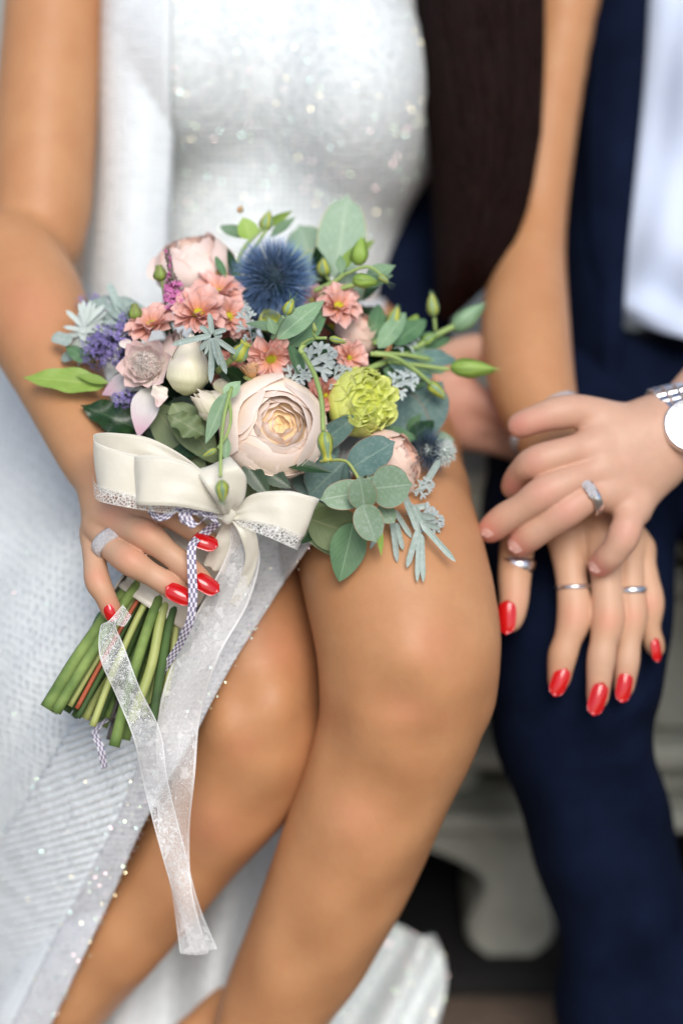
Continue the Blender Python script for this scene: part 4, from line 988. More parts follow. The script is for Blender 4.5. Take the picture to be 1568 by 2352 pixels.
# hidden filling: dark leaves inside the head
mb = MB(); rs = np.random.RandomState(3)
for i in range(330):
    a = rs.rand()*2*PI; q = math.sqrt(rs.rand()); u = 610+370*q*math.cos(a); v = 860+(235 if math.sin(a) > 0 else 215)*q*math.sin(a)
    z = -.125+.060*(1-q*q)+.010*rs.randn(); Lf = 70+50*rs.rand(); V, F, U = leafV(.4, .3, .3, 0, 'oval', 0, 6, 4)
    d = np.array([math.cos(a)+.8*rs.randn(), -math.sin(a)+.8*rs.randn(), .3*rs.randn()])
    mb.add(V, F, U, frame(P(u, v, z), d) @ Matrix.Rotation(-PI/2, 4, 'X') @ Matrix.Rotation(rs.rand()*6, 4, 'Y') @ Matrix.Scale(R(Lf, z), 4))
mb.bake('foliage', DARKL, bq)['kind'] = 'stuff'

for (b, t, w, m_) in (((870, 800, -.072), (935, 705, -.09), 46, LISI), ((900, 790, -.08), (985, 722, -.10), 52, LEAFM), ((910, 820, -.082), (1010, 800, -.10), 48, LISI), ((880, 850, -.072), (985, 880, -.085), 54, LEAFM), ((900, 860, -.08), (1020, 905, -.095), 50, EUC), ((940, 790, -.095), (1045, 770, -.115), 46, LEAFM),
                      ((960, 820, -.09), (1060, 820, -.11), 44, EUC), ((860, 770, -.082), (870, 690, -.092), 40, LEAFM), ((935, 770, -.10), (960, 715, -.11), 34, BRIGHT), ((850, 1000, -.06), (960, 1000, -.066), 50, LEAFM), ((940, 1010, -.07), (1000, 960, -.08), 44, DARKL), ((700, 900, -.06), (760, 980, -.05), 60, DARKL), ((560, 880, -.055), (500, 960, -.045), 50, DARKL), ((200, 830, -.066), (150, 790, -.07), 34, LEAFM)):
    leaf(b, t, w, m_, 'oval', wave=.04)
# roses
rose((630, 984, -.032), 113, (.28, -.16, 1), PEACH, HERO, 'large open peach garden rose at the centre front', 4)
rose((446, 618, -.100), 84, (-.15, -.95, .45), BLUSH, CUP, 'pale blush rose in soft focus at the top left', 6)
leaf((505, 655, -.078), (515, 600, -.085), 34, APRI, 'oval', (.5, .2, 1), name='guard_petal')
leaf((375, 640, -.085), (345, 585, -.095), 60, BLUSH, 'oval', (-.3, -.1, 1), name='guard_petal')
rose((893, 1064, -.048), 70, (.75, -.35, .35), PINKR, CUP, 'pink rose half hidden behind eucalyptus leaves', 8)
rose((818, 765, -.090), 50, (.5, -.5, .7), PINKR, CUP, 'faded blush rose in soft focus behind the salmon flowers', 9)
# lime lisianthus
e = sub('lisianthus', (838, 925, -.05), 'ruffled lime green lisianthus bloom right of the rose'); rs = np.random.RandomState(5)
base = frame(P(826, 925, -.052), axv((.55, -.08, .7)), (0, 1, 0)) @ Matrix.Scale(R(86, -.05), 4)
V, F, U = lathe(spline([(.0001, .62), (.3, .60), (.6, .48), (.78, .2), (.6, -.5), (.0001, -.7)], 14), 20); V = V.copy(); V[:, 2] += .05*np.sin(np.arctan2(V[:, 1], V[:, 0])*4+np.hypot(V[:, 0], V[:, 1])*18); put('filler_core', meshdata('filler_core', V, F, LIME, U), base, e)  # added filler dome, lightens the dark gaps between the ruffles
for n, Ri, h, tipr, al, ruff in ((5, .92, .25, .84, 1.1, .02), (5, .9, .5, .82, 1.0, .05), (5, .8, .66, .86, .9, .10), (5, .64, .72, .9, .8, .13), (5, .46, .74, .95, .8, .14), (4, .28, .74, .9, .9, .14)):
    for j in range(n):
        V, F, U = petal_shell(Ri, h, tipr, al, .05, ruff, rs.randint(9999), nb=25, na=12, pw=5)
        put('petal', meshdata('petal', V, F, LIME, U), base @ Matrix.Rotation(2*PI*(j+.3*rs.randn())/n+Ri*3, 4, 'Z'), e)
e = sub('lisianthus', (622, 735, -.07)); base = frame(P(622, 738, -.072), axv((.2, -.5, .8))) @ Matrix.Scale(R(32, -.07), 4)
for j in range(6):
    V, F, U = petal_shell(.9-.1*(j % 3), .5, .8, 1.1, .05, .06, j); put('petal', meshdata('petal', V, F, LIME, U), base @ Matrix.Rotation(j*2.2, 4, 'Z'), e)
# thistles
spiky('thistle', (628, 643, -.082), 112, (0, -.1, 1), BLUE, TEAL, 1500, .46, 1.25, .0080, 1, 'steel blue globe thistle at the top of the bouquet')
spiky('thistle', (980, 1035, -.062), 62, (.8, -.1, .5), NAVYB, WOOL, 420, .3, 1.2, .014, 2, 'dark blue thistle in soft focus at the right')
spiky('edelweiss', (1018, 1038, -.062), 38, (.6, .1, .8), WOOL, WOOL, 130, .4, 1.0, .05, 3)
# chrysanthemums
FULL = ((14, 80, 1.0), (13, 63, .95), (10, 45, .76)); 
mum((455, 722, -.050), 64, (.05, -.55, .8), SALMON, FULL, label='pink chrysanthemum with yellow centre left of the thistle', seed=1)
mum((350, 748, -.052), 58, (-.15, -.75, .6), SALMON, FULL, label='pink chrysanthemum behind the small striped bud', seed=2)
mum((500, 675, -.072), 56, (.0, -.7, .6), SALMON, FULL, seed=3, joined=True)
mum((524, 728, -.062), 50, (.5, -.3, .8), SALMON, FULL, seed=4, joined=True)
mum((622, 822, -.040), 60, (.12, .35, .9), SALMON, ((13, 80, 1.0), (11, 62, .92), (8, 44, .7)), label='salmon chrysanthemum just above the peach rose', seed=5, csz=.22)
mum((775, 704, -.066), 58, (.3, -.5, .75), SALMON, ((12, 76, 1.0), (11, 58, .9), (8, 40, .7)), label='salmon chrysanthemum with yellow centre below the drooping bud stems', seed=6)
mum((800, 822, -.055), 44, (.4, .0, .85), SALMON, FULL, seed=7, csz=.15)
mum((746, 908, -.045), 46, (.35, .1, .9), DUSKY, FULL, label='brick pink chrysanthemum beside the peach rose', seed=8, csz=.12)
mum((535, 795, -.072), 44, (-.2, -.3, .9), DUSKY, FULL, seed=9, joined=True)
mum((540, 868, -.062), 46, (.1, .2, .9), DUSKY, FULL, seed=10, joined=True)
mum((760, 752, -.092), 48, (.2, .1, .9), DUSKY, FULL, seed=11, joined=True)
mum((715, 690, -.09), 34, (-.2, -.3, .9), SALMON, FULL, seed=12, joined=True)
mum((576, 868, -.030), 34, (.05, -.92, .45), APRI, ((12, 22, 1.0), (8, 12, .95)), centre=BUDSTRIPE, label='half open apricot bud above the peach rose', seed=13, csz=.45)
# striped button buds
for (u, v, z, r, dx, pts) in ((367, 627, -.060, 17, (-.1, -1, .2), [(372, 642, -.06), (378, 690, -.065), (384, 740, -.075)]), (310, 716, -.052, 17, (-.05, -1, .3), [(313, 730, -.053), (320, 765, -.06), (322, 800, -.07)])):
    bud((u, v, z), dx, 38, r, BUDSTRIPE, 7, 0, 5, BRIGHT, .3, .75); stem(pts, 4.5)
# blushing bride protea
e = sub('protea', (337, 835, -.045), 'open blush white protea with fuzzy dome centre'); rs = np.random.RandomState(11)
base = frame(P(335, 842, -.045), axv((-.12, -.1, 1)), (0, 1, 0)) @ Matrix.Scale(R(66, -.045), 4)
V, F, U = leafV(.86, .42, -.34, 0, 'point', 0, 12, 7, .03); bm1 = meshdata('bract', V, F, PBRACT, U)
for n, tilt, s_, o in ((8, 66, 1.0, .2), (8, 50, .92, .5), (7, 36, .8, .1)):
    for j in range(n):
        put('bract', bm1, base @ Matrix.Rotation(o+2*PI*(j+.15*rs.randn())/n, 4, 'Z') @ Matrix.Translation((0, .18, -.12)) @ Matrix.Rotation(math.radians(90-tilt+6*rs.randn()), 4, 'X') @ Matrix.Scale(s_*(1+.08*rs.randn()), 4), e)
mb = MB(); mr = MB()
for i in range(240):
    q = math.sqrt((i+.5)/240)*.50; a = i*2.39996; h = .30*math.sqrt(max(0, 1-(q/.52)**2)); d = np.array([math.cos(a), math.sin(a)])
    p = np.array([(q*d[0], q*d[1], h), (q*d[0]*1.12, q*d[1]*1.12, h+.25), (q*.72*d[0]+.06*rs.randn(), q*.72*d[1]+.06*rs.randn(), h+.38)])
    V, F, U = tube(spline(p, 6), np.linspace(.018, .006, 6), 3, False); mb.add(V, F, U, base)
    if i > 200:
        V, F, U = lathe([(.0001, 0), (.022, .03), (.018, .10), (.0001, .13)], 5); mr.add(V, F, U, base @ Matrix.Translation((d[0]*(.54+.12*rs.rand()), d[1]*(.54+.12*rs.rand()), .08)) @ Matrix.Rotation(rs.randn()*.5, 4, 'X'))
mb.bake('floss', FUZZ, e)['kind'] = 'stuff'; mr.bake('anthers', RUSTY, e)
leaf((318, 868, -.050), (230, 900, -.050), 56, LBRACT, 'point', (-.2, -.4, 1), parent=e, name='outer_bract'); leaf((345, 888, -.044), (316, 998, -.035), 66, LBRACT, 'point', (-.1, .2, 1), parent=e, name='outer_bract')
leaf((365, 880, -.036), (368, 932, -.030), 44, PBRACT, 'point', (.6, .2, 1), parent=e, name='outer_bract', wave=.1); leaf((290, 800, -.04), (285, 770, -.05), 30, PBRACT, 'point', parent=e, name='outer_bract')
def egg(c, d, Ln, r, mat, n, seed, flare=.1, label=None):
    e = sub('protea', c, label); rs = np.random.RandomState(seed); k = R(Ln, c[2]); m = frame(P(*c), axv(d)) @ Matrix.Scale(k, 4) @ Matrix.Translation((0, 0, -.5)); w = r/Ln
    for j in range(n):
        f = j/(n-1); top = .86+.20*(1-f)+.04*rs.randn() if f < .62 else .58+.2*rs.rand(); rr0 = w*(.74+.26*f)
        def fn(s, t, top=top, rr0=rr0, f=f):
            z = s*top; r_ = rr0*np.interp(z, [0, .08, .28, .5, .7, .85, 1.05], [.12, .62, 1.0, .98, .78, .56, .46+flare]); wd = np.sin(PI*np.clip(s*.72+.22, 0, 1))**.8*(1-np.clip((s-.80)/.20, 0, 1)**1.4*.93)
            th = t*.85*wd; return r_*np.cos(th), r_*np.sin(th), z+0*t
        V, F, U = surf(fn, 14, 7); put('bract', meshdata('bract', V, F, mat, U), m @ Matrix.Rotation(j*2.39996, 4, 'Z'), e)
    return e
egg((432, 838, -.036), (.10, -1, .15), 140, 52, CREAM, 13, 1, .25, 'closed cream protea bud beside the open one')
egg((480, 928, -.030), (-.75, -.55, .35), 92, 38, CREAM, 11, 2, .1, 'small cream protea bud below the closed one')
egg((396, 800, -.065), (.2, -1, .1), 90, 34, PBRACT, 9, 3, .4)
leaf((508, 905, -.05), (520, 865, -.05), 50, CREAM, 'oval', name='bract')
# violet filler
def florets(name, clusters, mat, n, size, seed, label=None, smat=None):
    e = sub(name, clusters[0][:3], label); rs = np.random.RandomState(seed); mb = MB(); ms = MB()
    V0 = [(0, 0, 0)]; F0 = []
    for k in range(5):
        a = 2*PI*k/5; V0 += [(.55*math.cos(a-.38), .55*math.sin(a-.38), .15), (1.0*math.cos(a), 1.0*math.sin(a), .28), (.55*math.cos(a+.38), .55*math.sin(a+.38), .15)]; F0.append((0, 1+3*k, 2+3*k, 3+3*k))
    for (u, v, z, ru, rv, rz) in clusters:
        for i in range(int(n*ru*rv/5600)):
            d = rs.randn(3); d /= np.linalg.norm(d); d[2] = abs(d[2]); q = .75+.28*rs.rand()
            c = P(u+ru*d[0]*q, v-rv*d[1]*q, z+rz*d[2]*q); s = R(size, z)*(.7+.5*rs.rand())
            mb.add(V0, F0, None, frame(c, d+rs.randn(3)*.4) @ Matrix.Scale(s, 4))
            if i % 3 == 0:
                V, F, U = tube(np.array([P(u, v, z-.01), c]), [.0004, .0002], 3, False); ms.add(V, F, U)
    o = mb.bake('florets', mat, e, False); o['kind'] = 'stuff'; ms.bake('stalks', smat or STEMD, e)['kind'] = 'stuff'; return e
florets('violet_flower', [(262, 782, -.068, 62, 46, .020), (226, 805, -.070, 44, 44, .016), (300, 745, -.075, 40, 34, .018), (290, 825, -.062, 36, 30, .012)], PURPLE, 620, 6.0, 1, 'violet filler flower at the left')
florets('violet_flower', [(284, 915, -.048, 26, 22, .006)], PURPLE, 620, 6, 2)
florets('violet_flower', [(210, 700, -.11, 40, 26, .015)], PURPLE, 300, 7, 3)
# mauve flower spike
e = sub('flower_spike', (400, 650, -.055), 'mauve pink flower spike in front of the blush rose'); rs = np.random.RandomState(8); mb = MB(); mg = MB()
V, F, U = tube(spline([list(P(382, 580, -.058)), list(P(398, 640, -.055)), list(P(408, 720, -.06))], 12), .0007, 6); mg.add(V, F, U)
for i in range(150):
    f = (i+.5)/150; u = 384+24*f+0*f; v = 578+132*f; w = 5+30*max(0, f-.35)**.7*1.25; a = i*2.4; c = P(u+w*math.cos(a), v+4*rs.randn(), -.056+R(w, 0)*math.sin(a)); b = P(u, v+6, -.057)
    V, F, U = tube(np.array([b, c]), [.0005, .0009 if f < .5 else .0006], 4); (mg if f < .55 and i % 4 else mb).add(V, F, U)
    if f > .55:
        V0 = [(0, 0, 0)]; F0 = []
        for k in range(4):
            x = 2*PI*k/4; V0 += [(.6*math.cos(x-.5), .6*math.sin(x-.5), .1), (1.0*math.cos(x), math.sin(x), .15), (.6*math.cos(x+.5), .6*math.sin(x+.5), .1)]; F0.append((0, 1+3*k, 2+3*k, 3+3*k))
        mb.add(V0, F0, None, frame(c, (c-b)+np.array([0, 0, .002])) @ Matrix.Scale(R(8.5, 0), 4))
    elif i % 2:
        V, F, U = lathe([(.0001, .0009), (.0009, 0), (.0001, -.0009)], 5); mg.add(V, F, U, Matrix.Translation(Vector(c)))
mb.bake('florets', MAGENTA, e, False)['kind'] = 'stuff'; mg.bake('spike', GREYGREEN, e)
# woolly white flower, far left
e = sub('edelweiss', (190, 745, -.075), 'woolly white star flower in soft focus at the far left'); rs = np.random.RandomState(2)
V, F, U = leafV(.17, .2, .15, 0, 'strap', 0, 8, 3); wm = meshdata('bract', V, F, WOOL, U)
for i in range(34):
    a = i*2.4; base = P(190+12*math.cos(a), 762+12*math.sin(a), -.075); d = np.array([math.cos(a)-.35, math.sin(a)+.10, .35+.3*rs.randn()])
    put('bract', wm, frame(base, d) @ Matrix.Rotation(-PI/2, 4, 'X') @ Matrix.Scale(R(58+24*rs.rand(), -.075), 4), e)
for b, t, w in (((310, 712, -.085), (200, 678, -.095), 14), ((335, 720, -.085), (225, 668, -.10), 14), ((305, 735, -.08), (205, 715, -.085), 16), ((335, 715, -.085), (270, 672, -.10), 16), ((300, 700, -.085), (235, 690, -.09), 16), ((310, 745, -.075), (230, 735, -.08), 14), ((320, 730, -.08), (255, 700, -.09), 14), ((165, 785, -.07), (116, 768, -.075), 30), ((190, 810, -.07), (135, 822, -.075), 24)):
    leaf(b, t, w, SILVS, 'strap', name='silver_leaf')
for i in range(16):
    a = math.radians(165+95*i/15); Lr = 70+45*((i*7) % 5)/5; u0, v0 = 290+14*math.cos(i*2.0), 735+18*math.sin(i*1.7)
    leaf((u0, v0, -.078-.001*(i % 5)), (u0+Lr*math.cos(a)*1.05, v0+Lr*math.sin(a)*.8, -.088-.002*(i % 4)), 11+4*(i % 3), SILVS if i % 3 else SILV, 'strap', (0, -.4, 1), .4, .12, name='silver_leaf')
# silver felted leaves
silver_leaf((580, 790, -.040), (562, 695, -.040), 58, 1); silver_leaf((556, 740, -.066), (536, 655, -.070), 40, 2, lobes=4)
silver_leaf((672, 862, -.036), (775, 800, -.038), 96, 3, (0, -.3, 1)); silver_leaf((672, 872, -.034), (700, 790, -.05), 70, 5)
silver_leaf((740, 880, -.040), (815, 848, -.046), 62, 4, (.3, -.2, 1), 4); silver_leaf((660, 885, -.032), (692, 845, -.03), 56, 6, lobes=4)
silver_leaf((868, 905, -.055), (965, 862, -.068), 70, 7); silver_leaf((900, 880, -.06), (958, 848, -.075), 44, 8, lobes=4); silver_leaf((905, 800, -.08), (965, 770, -.10), 50, 9, lobes=4)
silver_leaf((742, 940, -.044), (782, 915, -.05), 36, 10, lobes=3); silver_leaf((930, 1180, -.034), (1022, 1200, -.036), 74, 11); silver_leaf((940, 1130, -.045), (1000, 1110, -.045), 46, 12, lobes=4)
# silver sprig in front
e = sub('silver_sprig', (487, 770, -.012), 'grey felted sprig of narrow leaves in front of the cream buds')
for b, t, w, bd in (((486, 770, -.012), (395, 789, -.008), 14, .1), ((484, 768, -.012), (458, 748, -.014), 13, 0), ((487, 768, -.012), (481, 718, -.010), 13, 0), ((490, 765, -.012), (520, 755, -.012), 12, .2), ((490, 768, -.012), (512, 770, -.014), 12, .1), ((490, 775, -.011), (545, 812, -.012), 13, .1),
                    ((488, 775, -.010), (484, 880, -.004), 14, .0), ((490, 775, -.010), (520, 858, -.006), 14, .05), ((484, 775, -.011), (456, 805, -.014), 13, .1), ((488, 778, -.009), (503, 840, -.003), 9, 0), ((487, 778, -.009), (496, 825, -.002), 7, 0), ((486, 776, -.010), (470, 815, -.010), 8, 0)):
    leaf(b, t, w, SILVS, 'strap', (0, -.2, 1), .5, bd, parent=e)
e = sub('silver_sprig', (955, 1200, -.028), 'grey sprig of narrow drooping leaves over her thigh')
for b, t, w in (((925, 1130, -.028), (965, 1230, -.023), 16), ((965, 1200, -.023), (1045, 1290, -.018), 14), ((960, 1215, -.023), (935, 1302, -.016), 14), ((962, 1220, -.023), (958, 1335, -.014), 12), ((968, 1225, -.023), (972, 1335, -.014), 12), ((900, 1190, -.028), (912, 1290, -.020), 13), ((910, 1200, -.028), (925, 1262, -.022), 12),
                ((950, 1160, -.028), (985, 1230, -.026), 14), ((890, 1180, -.033), (850, 1262, -.028), 10), ((905, 1170, -.033), (945, 1235, -.028), 12), ((1010, 1055, -.053), (965, 1130, -.043), 16), ((940, 1180, -.033), (1000, 1190, -.033), 16), ((945, 1190, -.033), (1010, 1215, -.033), 14), ((930, 1170, -.033), (990, 1160, -.038), 14)):
    leaf(b, t, w, SILVS, 'strap', (0, .1, 1), .4, .08, parent=e)
# eucalyptus cluster at the lower right
stem([(735, 1060, -.030), (790, 1058, -.022), (815, 1085, -.018), (835, 1125, -.012)], 5, STEMY)
for b, t, w, m_, n, lab in (((800, 1078, -.024), (904, 1012, -.014), 88, EUC, (-.1, -.35, 1), 'round blue green eucalyptus leaf over the pink rose'), ((790, 1060, -.040), (708, 1140, -.040), 110, EUC, (-.1, .1, 1), None), ((795, 1062, -.018), (785, 1132, -.022), 30, EUC, (.9, .1, .6), None), ((690, 1055, -.05), (780, 1010, -.045), 90, EUC, (.1, .2, 1), None), ((700, 1070, -.05), (720, 1140, -.045), 80, EUC, (.1, .2, 1), None),
                       ((705, 1040, -.036), (825, 955, -.034), 62, EUC, (.2, .5, .9), None), ((846, 1128, -.012), (736, 1146, -.004), 70, EUCY, (0, -.15, 1), None), ((852, 1122, -.010), (945, 1112, -.002), 100, EUCY, (.05, -.1, 1), None), ((838, 1170, -.002), (826, 1094, .004), 66, EUCY, (0, -.1, 1), None), ((832, 1158, .000), (863, 1246, .004), 68, EUCY, (0, .1, 1), None),
                       ((836, 1120, -.016), (884, 1075, -.016), 30, EUCY, (.3, -.8, .7), None), ((835, 1120, -.02), (868, 1105, -.02), 52, DARKL, (.2, .3, 1), None), ((870, 1160, -.016), (905, 1200, -.012), 44, EUCY, (.1, .1, 1), None)):
    leaf(b, t, w, m_, 'round', n, .12, .06, label=lab)
# lisianthus leaves near the middle
leaf((636, 778, -.030), (745, 678, -.040), 58, LISI, 'point', (.1, -.5, 1), label='pointed grey green leaf between thistle and salmon flower'); leaf((662, 792, -.042), (760, 708, -.052), 62, LEAFM, 'point', (.3, .0, 1))
leaf((632, 760, -.024), (566, 722, -.030), 40, LISI, 'point', (0, -.9, .6), bend=.3); leaf((632, 768, -.024), (618, 730, -.02), 26, LISI, 'lance'); leaf((690, 860, -.03), (672, 782, -.035), 44, LEAFM, 'oval', (.7, 0, .7))
leaf((520, 902, -.006), (474, 1010, .010), 40, LISI, 'point', (0, 0, 1)); leaf((516, 912, -.008), (552, 872, -.010), 36, LISI, 'point', (0, -.3, 1)); leaf((520, 1000, .008), (518, 1062, .012), 22, LISI, 'lance')
leaf((555, 545, -.092), (508, 500, -.10), 46, LISI, 'point', (.2, -.6, .8), bend=.3); leaf((575, 550, -.092), (560, 498, -.09), 50, BRIGHT, 'oval', (.3, .2, 1)); leaf((620, 545, -.10), (680, 488, -.11), 26, LISI, 'lance', (0, -.5, 1)); leaf((600, 520, -.1), (682, 485, -.112), 24, BRIGHT, 'lance', (0, .5, 1))
leaf((545, 610, -.085), (532, 660, -.07), 16, LEAFM, 'lance')
# buds and their stems
stem([(540, 620, -.085), (560, 570, -.090), (600, 525, -.095)], 6); stem([(560, 600, -.085), (545, 640, -.08), (540, 690, -.08)], 6); stem([(568, 595, -.086), (600, 545, -.094), (612, 525, -.096)], 5)
bud((612, 508, -.097), (.25, -1, .1), 48, 17, seed=1); bud((552, 480, -.10), (.3, -1, 0), 18, 8, APRI, 3)
stem([(500, 852, -.045), (520, 835, -.030), (535, 823, -.022)], 9); bud((552, 808, -.018), (.55, -.85, .25), 52, 22, seed=2, opened=.55)
stem([(625, 778, -.030), (640, 745, -.024), (652, 726, -.020)], 7, LISI); bud((664, 705, -.018), (.4, -.9, .2), 40, 15, strands=5, seed=3)
stem([(696, 812, -.028), (722, 860, -.004), (738, 920, .010), (742, 990, .012)], 7); bud((748, 1024, .012), (.12, 1, .0), 70, 20, seed=4, opened=.5); stem([(700, 790, -.03), (690, 803, -.028), (696, 812, -.028)], 7)
stem([(532, 890, -.010), (516, 950, .006), (508, 1020, .022), (506, 1095, .036)], 5); bud((510, 1128, .038), (.05, 1, 0), 52, 17, strands=4, seed=5)
stem([(524, 900, -.008), (530, 960, .004), (520, 1000, .010), (500, 1030, .012)], 4.5); bud((482, 1040, .012), (-.9, .45, 0), 36, 9, seed=6, strands=3)
stem([(690, 793, -.03), (715, 778, -.024), (750, 776, -.020)], 4.5); bud((775, 781, -.018), (.95, .25, 0), 40, 9, seed=7, strands=2); stem([(728, 778, -.022), (720, 765, -.02), (722, 755, -.018)], 4); bud((722, 752, -.018), (-.2, -1, 0), 22, 6, seed=8, strands=3)
bud((743, 614, -.085), (-.1, -1, .3), 42, 19, seed=9); stem([(748, 632, -.086), (760, 650, -.088), (765, 670, -.09)], 5)
stem([(722, 668, -.075), (770, 645, -.072), (790, 628, -.07)], 7); stem([(735, 680, -.072), (790, 660, -.066), (820, 652, -.064)], 7); stem([(790, 630, -.07), (840, 612, -.065), (868, 625, -.062), (880, 640, -.060)], 5)
bud((826, 578, -.075), (.15, -1, 0), 64, 22, BRIGHT, seed=10, sepm=BRIGHT); leaf((785, 625, -.075), (812, 555, -.08), 34, BRIGHT, 'lance', (-.6, -.2, 1)); leaf((785, 628, -.07), (780, 580, -.075), 24, LISI, 'lance')
bud((838, 645, -.062), (.95, .1, 0), 58, 18, BRIGHT, seed=11, sepm=BRIGHT); bud((880, 640, -.058), (.8, .6, 0), 30, 9, seed=12, strands=5)
stem([(858, 790, -.075), (880, 765, -.085), (892, 755, -.09)], 6); bud((904, 733, -.092), (.3, -1, 0), 60, 19, seed=13)
stem([(1000, 760, -.12), (997, 730, -.12)], 5); bud((993, 700, -.12), (-.1, -1, 0), 54, 15, seed=14)
stem([(840, 850, -.06), (940, 805, -.09), (1010, 765, -.108), (1040, 750, -.112)], 9); bud((1074, 728, -.115), (.75, -.6, 0), 92, 25, LISI, seed=15, sepm=LISI); bud((985, 778, -.10), (.8, -.5, 0), 40, 14, BRIGHT, seed=16)
stem([(890, 830, -.07), (970, 840, -.085), (1030, 848, -.092)], 6); bud((1085, 846, -.096), (1, .05, 0), 104, 24, BRIGHT, seed=17, sepm=BRIGHT)
stem([(850, 812, -.060), (900, 818, -.064), (950, 848, -.072), (990, 882, -.080)], 7); bud((1002, 896, -.082), (.75, .7, 0), 54, 16, seed=18); stem([(860, 810, -.06), (930, 815, -.075), (985, 825, -.085)], 6)
# ------------------------------------------------------------------ stems below the hand
rs = np.random.RandomState(21); ends = [(108, 1628, 17, 0), (128, 1636, 13, 0), (150, 1634, 13, 1), (168, 1632, 9, 1), (176, 1628, 6, 4), (172, 1650, 6, 3), (196, 1652, 12, 2), (212, 1668, 9, 2), (232, 1668, 14, 0), (222, 1650, 13, 1), (262, 1715, 13, 0), (250, 1700, 7, 3), (288, 1700, 11, 0), (300, 1660, 13, 2), (318, 1650, 13, 1),
                                      (335, 1640, 14, 0), (350, 1660, 10, 1), (365, 1630, 12, 0), (378, 1600, 9, 2), (282, 1650, 12, 1), (262, 1660, 11, 1), (382, 1560, 10, 1), (200, 1600, 12, 1), (245, 1620, 14, 1), (140, 1600, 12, 1)]
ends += [(int(112+272*rs.rand()), int(1600+60*rs.rand()), 5+4*rs.rand(), [0, 1, 2, 1, 3][k % 5]) for k in range(30)]
SM = [STEMG, STEMD, STEMY, STEMB, STEMR]
for i, (u, v, r, k) in enumerate(ends):
    f = (u-108)/(382-108); z = -.040+.014*math.sin(i*2.1)-(.012 if i > 18 else 0)+.004*rs.randn()
    bx, by = 295+105*f, 1360+55*f
    stem([(520+50*rs.randn(), 1020+20*rs.randn(), -.07), (455+25*f, 1200, -.055+.006*rs.randn()), (bx+14, by-22, z-.006), ((bx+u)/2+4*rs.randn(), (by+v)/2+4*rs.randn(), z+.002), (u, v, z+.006)], (r*.80, r*(.85+.25*rs.rand())), SM[k])
leaf((240, 1395, -.05), (205, 1450, -.05), 12, LEAFM, 'lance')
# ------------------------------------------------------------------ ribbons
hp = spline([list(P(520, 1165, -.052)), list(P(460, 1240, -.050)), list(P(390, 1335, -.048)), list(P(347, 1398, -.047))], 30)
V, F, U = tube(hp, R(80, 0)+R(14, 0)*np.linspace(0, 1, 30)+.0006*np.sin(np.arange(30)*1.4), 28); V = V.copy(); V[:, 2] = -.048+(V[:, 2]+.048)*.86
baked('handle_wrap', V, F, SATIN, bq, U)
for i in (18, 24):
    c, r = hp[i], R(90, 0); tg = hp[i+1]-hp[i-1]; tg /= np.linalg.norm(tg); q = []
    x = np.cross(tg, [0, 0, 1]); x /= np.linalg.norm(x); y = np.cross(x, tg)
    for j in range(25):
        a = PI*1.1*(j/24)-.05*PI; q.append(c+(r+.0016)*(math.cos(a)*x+.86*math.sin(a)*-y)+tg*.006*math.cos(a*1.0))
    Vv = []; 
    for p in q: Vv += [p-tg*.012, p+tg*.012]
    o = baked('wrap_band', np.array(Vv), gridF(25, 2), SATIN, bq); o.modifiers.new('s', 'SOLIDIFY').thickness = .0012
bow = sub('bow', (520, 1175, .0), 'cream satin and lace bow tied under the rose')
ribbon('lace_loop', [(525, 1172, .002, 8, -40), (460, 1126, .010, 6, -85), (370, 1108, .013, 2, -100), (270, 1086, .012, -2, -104), (224, 1070, .004, -8, -112), (222, 1048, -.008, -8, -104), (270, 1034, -.024, 0, -80), (350, 1044, -.030, 6, -70), (450, 1100, -.026, 8, -60), (520, 1165, -.012, 8, -30)], SATIN, bow, 70)
ribbon('lace_trim', [(528, 1192, .003, 2, -16), (460, 1166, .011, 0, -22), (370, 1162, .0145, 0, -30), (270, 1144, .0135, -2, -34), (222, 1130, .005, -2, -36), (214, 1108, -.008, -2, -36)], LACE, bow, 60, 0)
ribbon('satin_loop', [(522, 1172, .006, 6, -22), (474, 1132, .018, 10, -82), (400, 1108, .023, 3, -108), (335, 1104, .022, 0, -112), (312, 1104, .016, -2, -110), (318, 1098, .008, -2, -104), (380, 1092, .004, 2, -90), (450, 1110, .002, 5, -70), (520, 1160, .0, 8, -30)], SATIN, bow, 60)
ribbon('satin_loop', [(528, 1180, .006, 22, -8), (535, 1158, .014, 54, -30), (528, 1122, .021, 74, -46), (508, 1090, .023, 80, -38), (492, 1070, .019, 82, -32), (487, 1066, .011, 82, -32), (496, 1078, .004, 78, -34), (520, 1130, .000, 56, -28), (532, 1174, -.001, 22, -10)], SATIN, bow, 50)
ribbon('lace_loop', [(535, 1182, .004, 4, -26), (580, 1168, .010, 6, -66), (650, 1172, .014, 26, -88), (702, 1190, .010, 38, -92), (712, 1192, .002, 40, -92), (690, 1182, -.008, 36, -88), (620, 1165, -.012, 20, -70), (545, 1175, -.008, 6, -28)], SATIN, bow, 60)
ribbon('lace_trim', [(540, 1195, .005, -3, 14), (575, 1205, .011, -6, 22), (630, 1222, .0150, -12, 30), (680, 1243, .0115, -14, 32), (690, 1248, .004, -14, 32)], LACE, bow, 50, 0)
V, F, U = lathe(spline([(.0001, .0065), (.0030, .005), (.0040, 0), (.0030, -.005), (.0001, -.0065)], 12), 18); V = V.copy(); V[:, 0] *= 1+.15*np.sin(np.arctan2(V[:, 1], V[:, 0])*4)
put('knot', meshdata('knot', V, F, SATIN, U), frame(P(528, 1182, .004), (.5, 1, .2)), bow)
ribbon('satin_tail', [(534, 1188, .000, 26, 4), (522, 1220, -.006, 34, 8), (508, 1262, -.010, 46, 14), (490, 1310, -.018, 50, 24)], SATIN, bq, 30)
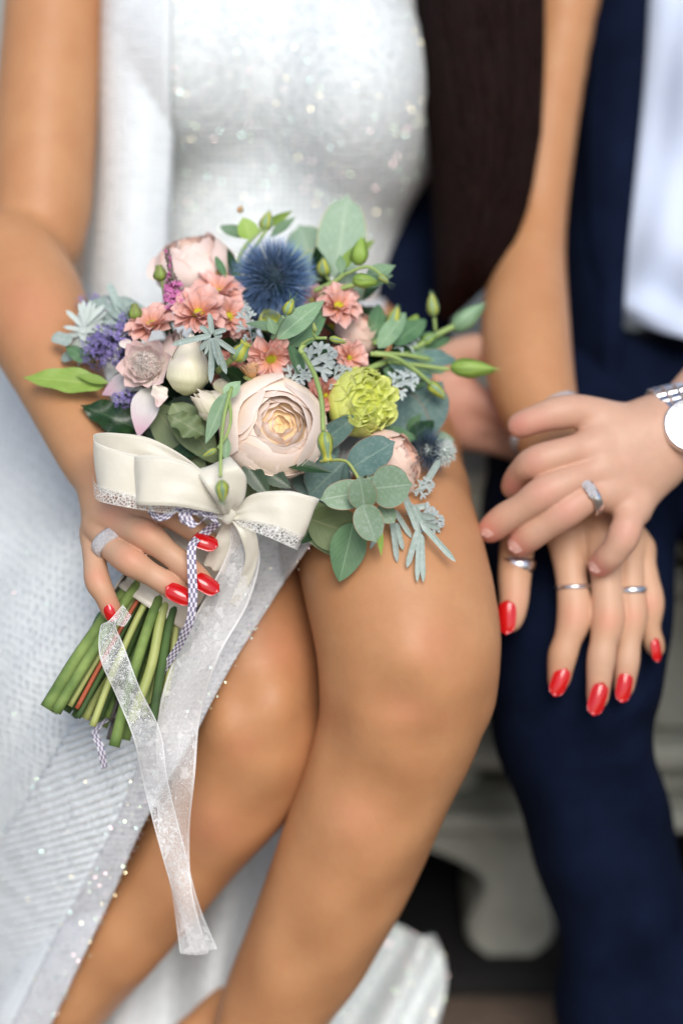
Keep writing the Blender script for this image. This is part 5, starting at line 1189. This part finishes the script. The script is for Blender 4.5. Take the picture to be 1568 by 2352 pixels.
ribbon('satin_tail', [(540, 1188, .003, 26, -4), (568, 1225, .006, 36, -8), (578, 1280, -.002, 30, -4), (560, 1340, -.012, 26, 6), (535, 1390, -.018, 20, 8)], SATIN, bq, 34)
ribbon('sheer_tail', [(545, 1190, -.002, 30, 0), (560, 1270, -.008, 74, 6), (520, 1380, -.016, 100, 14), (455, 1500, -.022, 100, 12, .010), (412, 1640, -.034, 98, 2, -.012), (404, 1780, -.034, 92, -2, .010), (400, 1920, -.048, 70, 0, -.008), (418, 2050, -.050, 52, 0, .008), (446, 2190, -.062, 66, 4, -.006)], ORGANZA, bq, 90, 0, bow=.003)
ribbon('lace_tail', [(292, 1402, -.016, 20, 26), (268, 1432, -.010, 34, 14), (248, 1440, -.006, 40, -6, .01), (258, 1500, -.002, 54, -24, -.006), (294, 1590, -.006, 58, -20, .008), (338, 1690, -.012, 60, -12, -.010), (358, 1800, -.030, 60, -14, .010), (396, 1950, -.038, 50, -14, -.010), (432, 2080, -.056, 52, -14, .008), (470, 2185, -.060, 60, -8, 0)], LACETAIL, bq, 90, 0)
GC = .0028
ribbon('gingham_ribbon', [(500, 1196, .008, -4, -20), (470, 1178, .012, -4, -20), (440, 1172, .013, 0, -20), (432, 1190, .015, 18, -4), (448, 1208, .016, 16, -12), (470, 1190, .014, 14, -14), (492, 1178, .010, 8, -18)], GING, bow, 50, cells=GC)
ribbon('gingham_ribbon', [(440, 1172, .013, 0, -20), (412, 1164, .014, 2, -18), (390, 1182, .013, 4, -18), (362, 1188, .010, 4, -16), (345, 1172, .004, 12, -8), (350, 1160, -.002, 6, -12)], GING, bow, 40, cells=GC)
ribbon('gingham_ribbon', [(424, 1170, .012, 22, 0), (421, 1186, .016, 22, 2), (428, 1206, .013, 20, 8), (444, 1200, .010, 16, 14)], GING, bow, 24, cells=GC)
ribbon('gingham_ribbon', [(500, 1200, .004, 16, 10), (470, 1225, -.006, 16, 12), (442, 1252, .002, 20, 2), (441, 1310, .005, 21, 0), (443, 1370, .004, 21, 0), (438, 1420, .001, 19, 2), (424, 1455, -.006, 18, 6), (400, 1500, -.02, 16, 6), (330, 1600, -.045, 16, 6), (225, 1670, -.044, 17, 0), (232, 1720, -.040, 17, -3), (240, 1765, -.044, 15, -4)], GING, bq, 110, cells=GC)
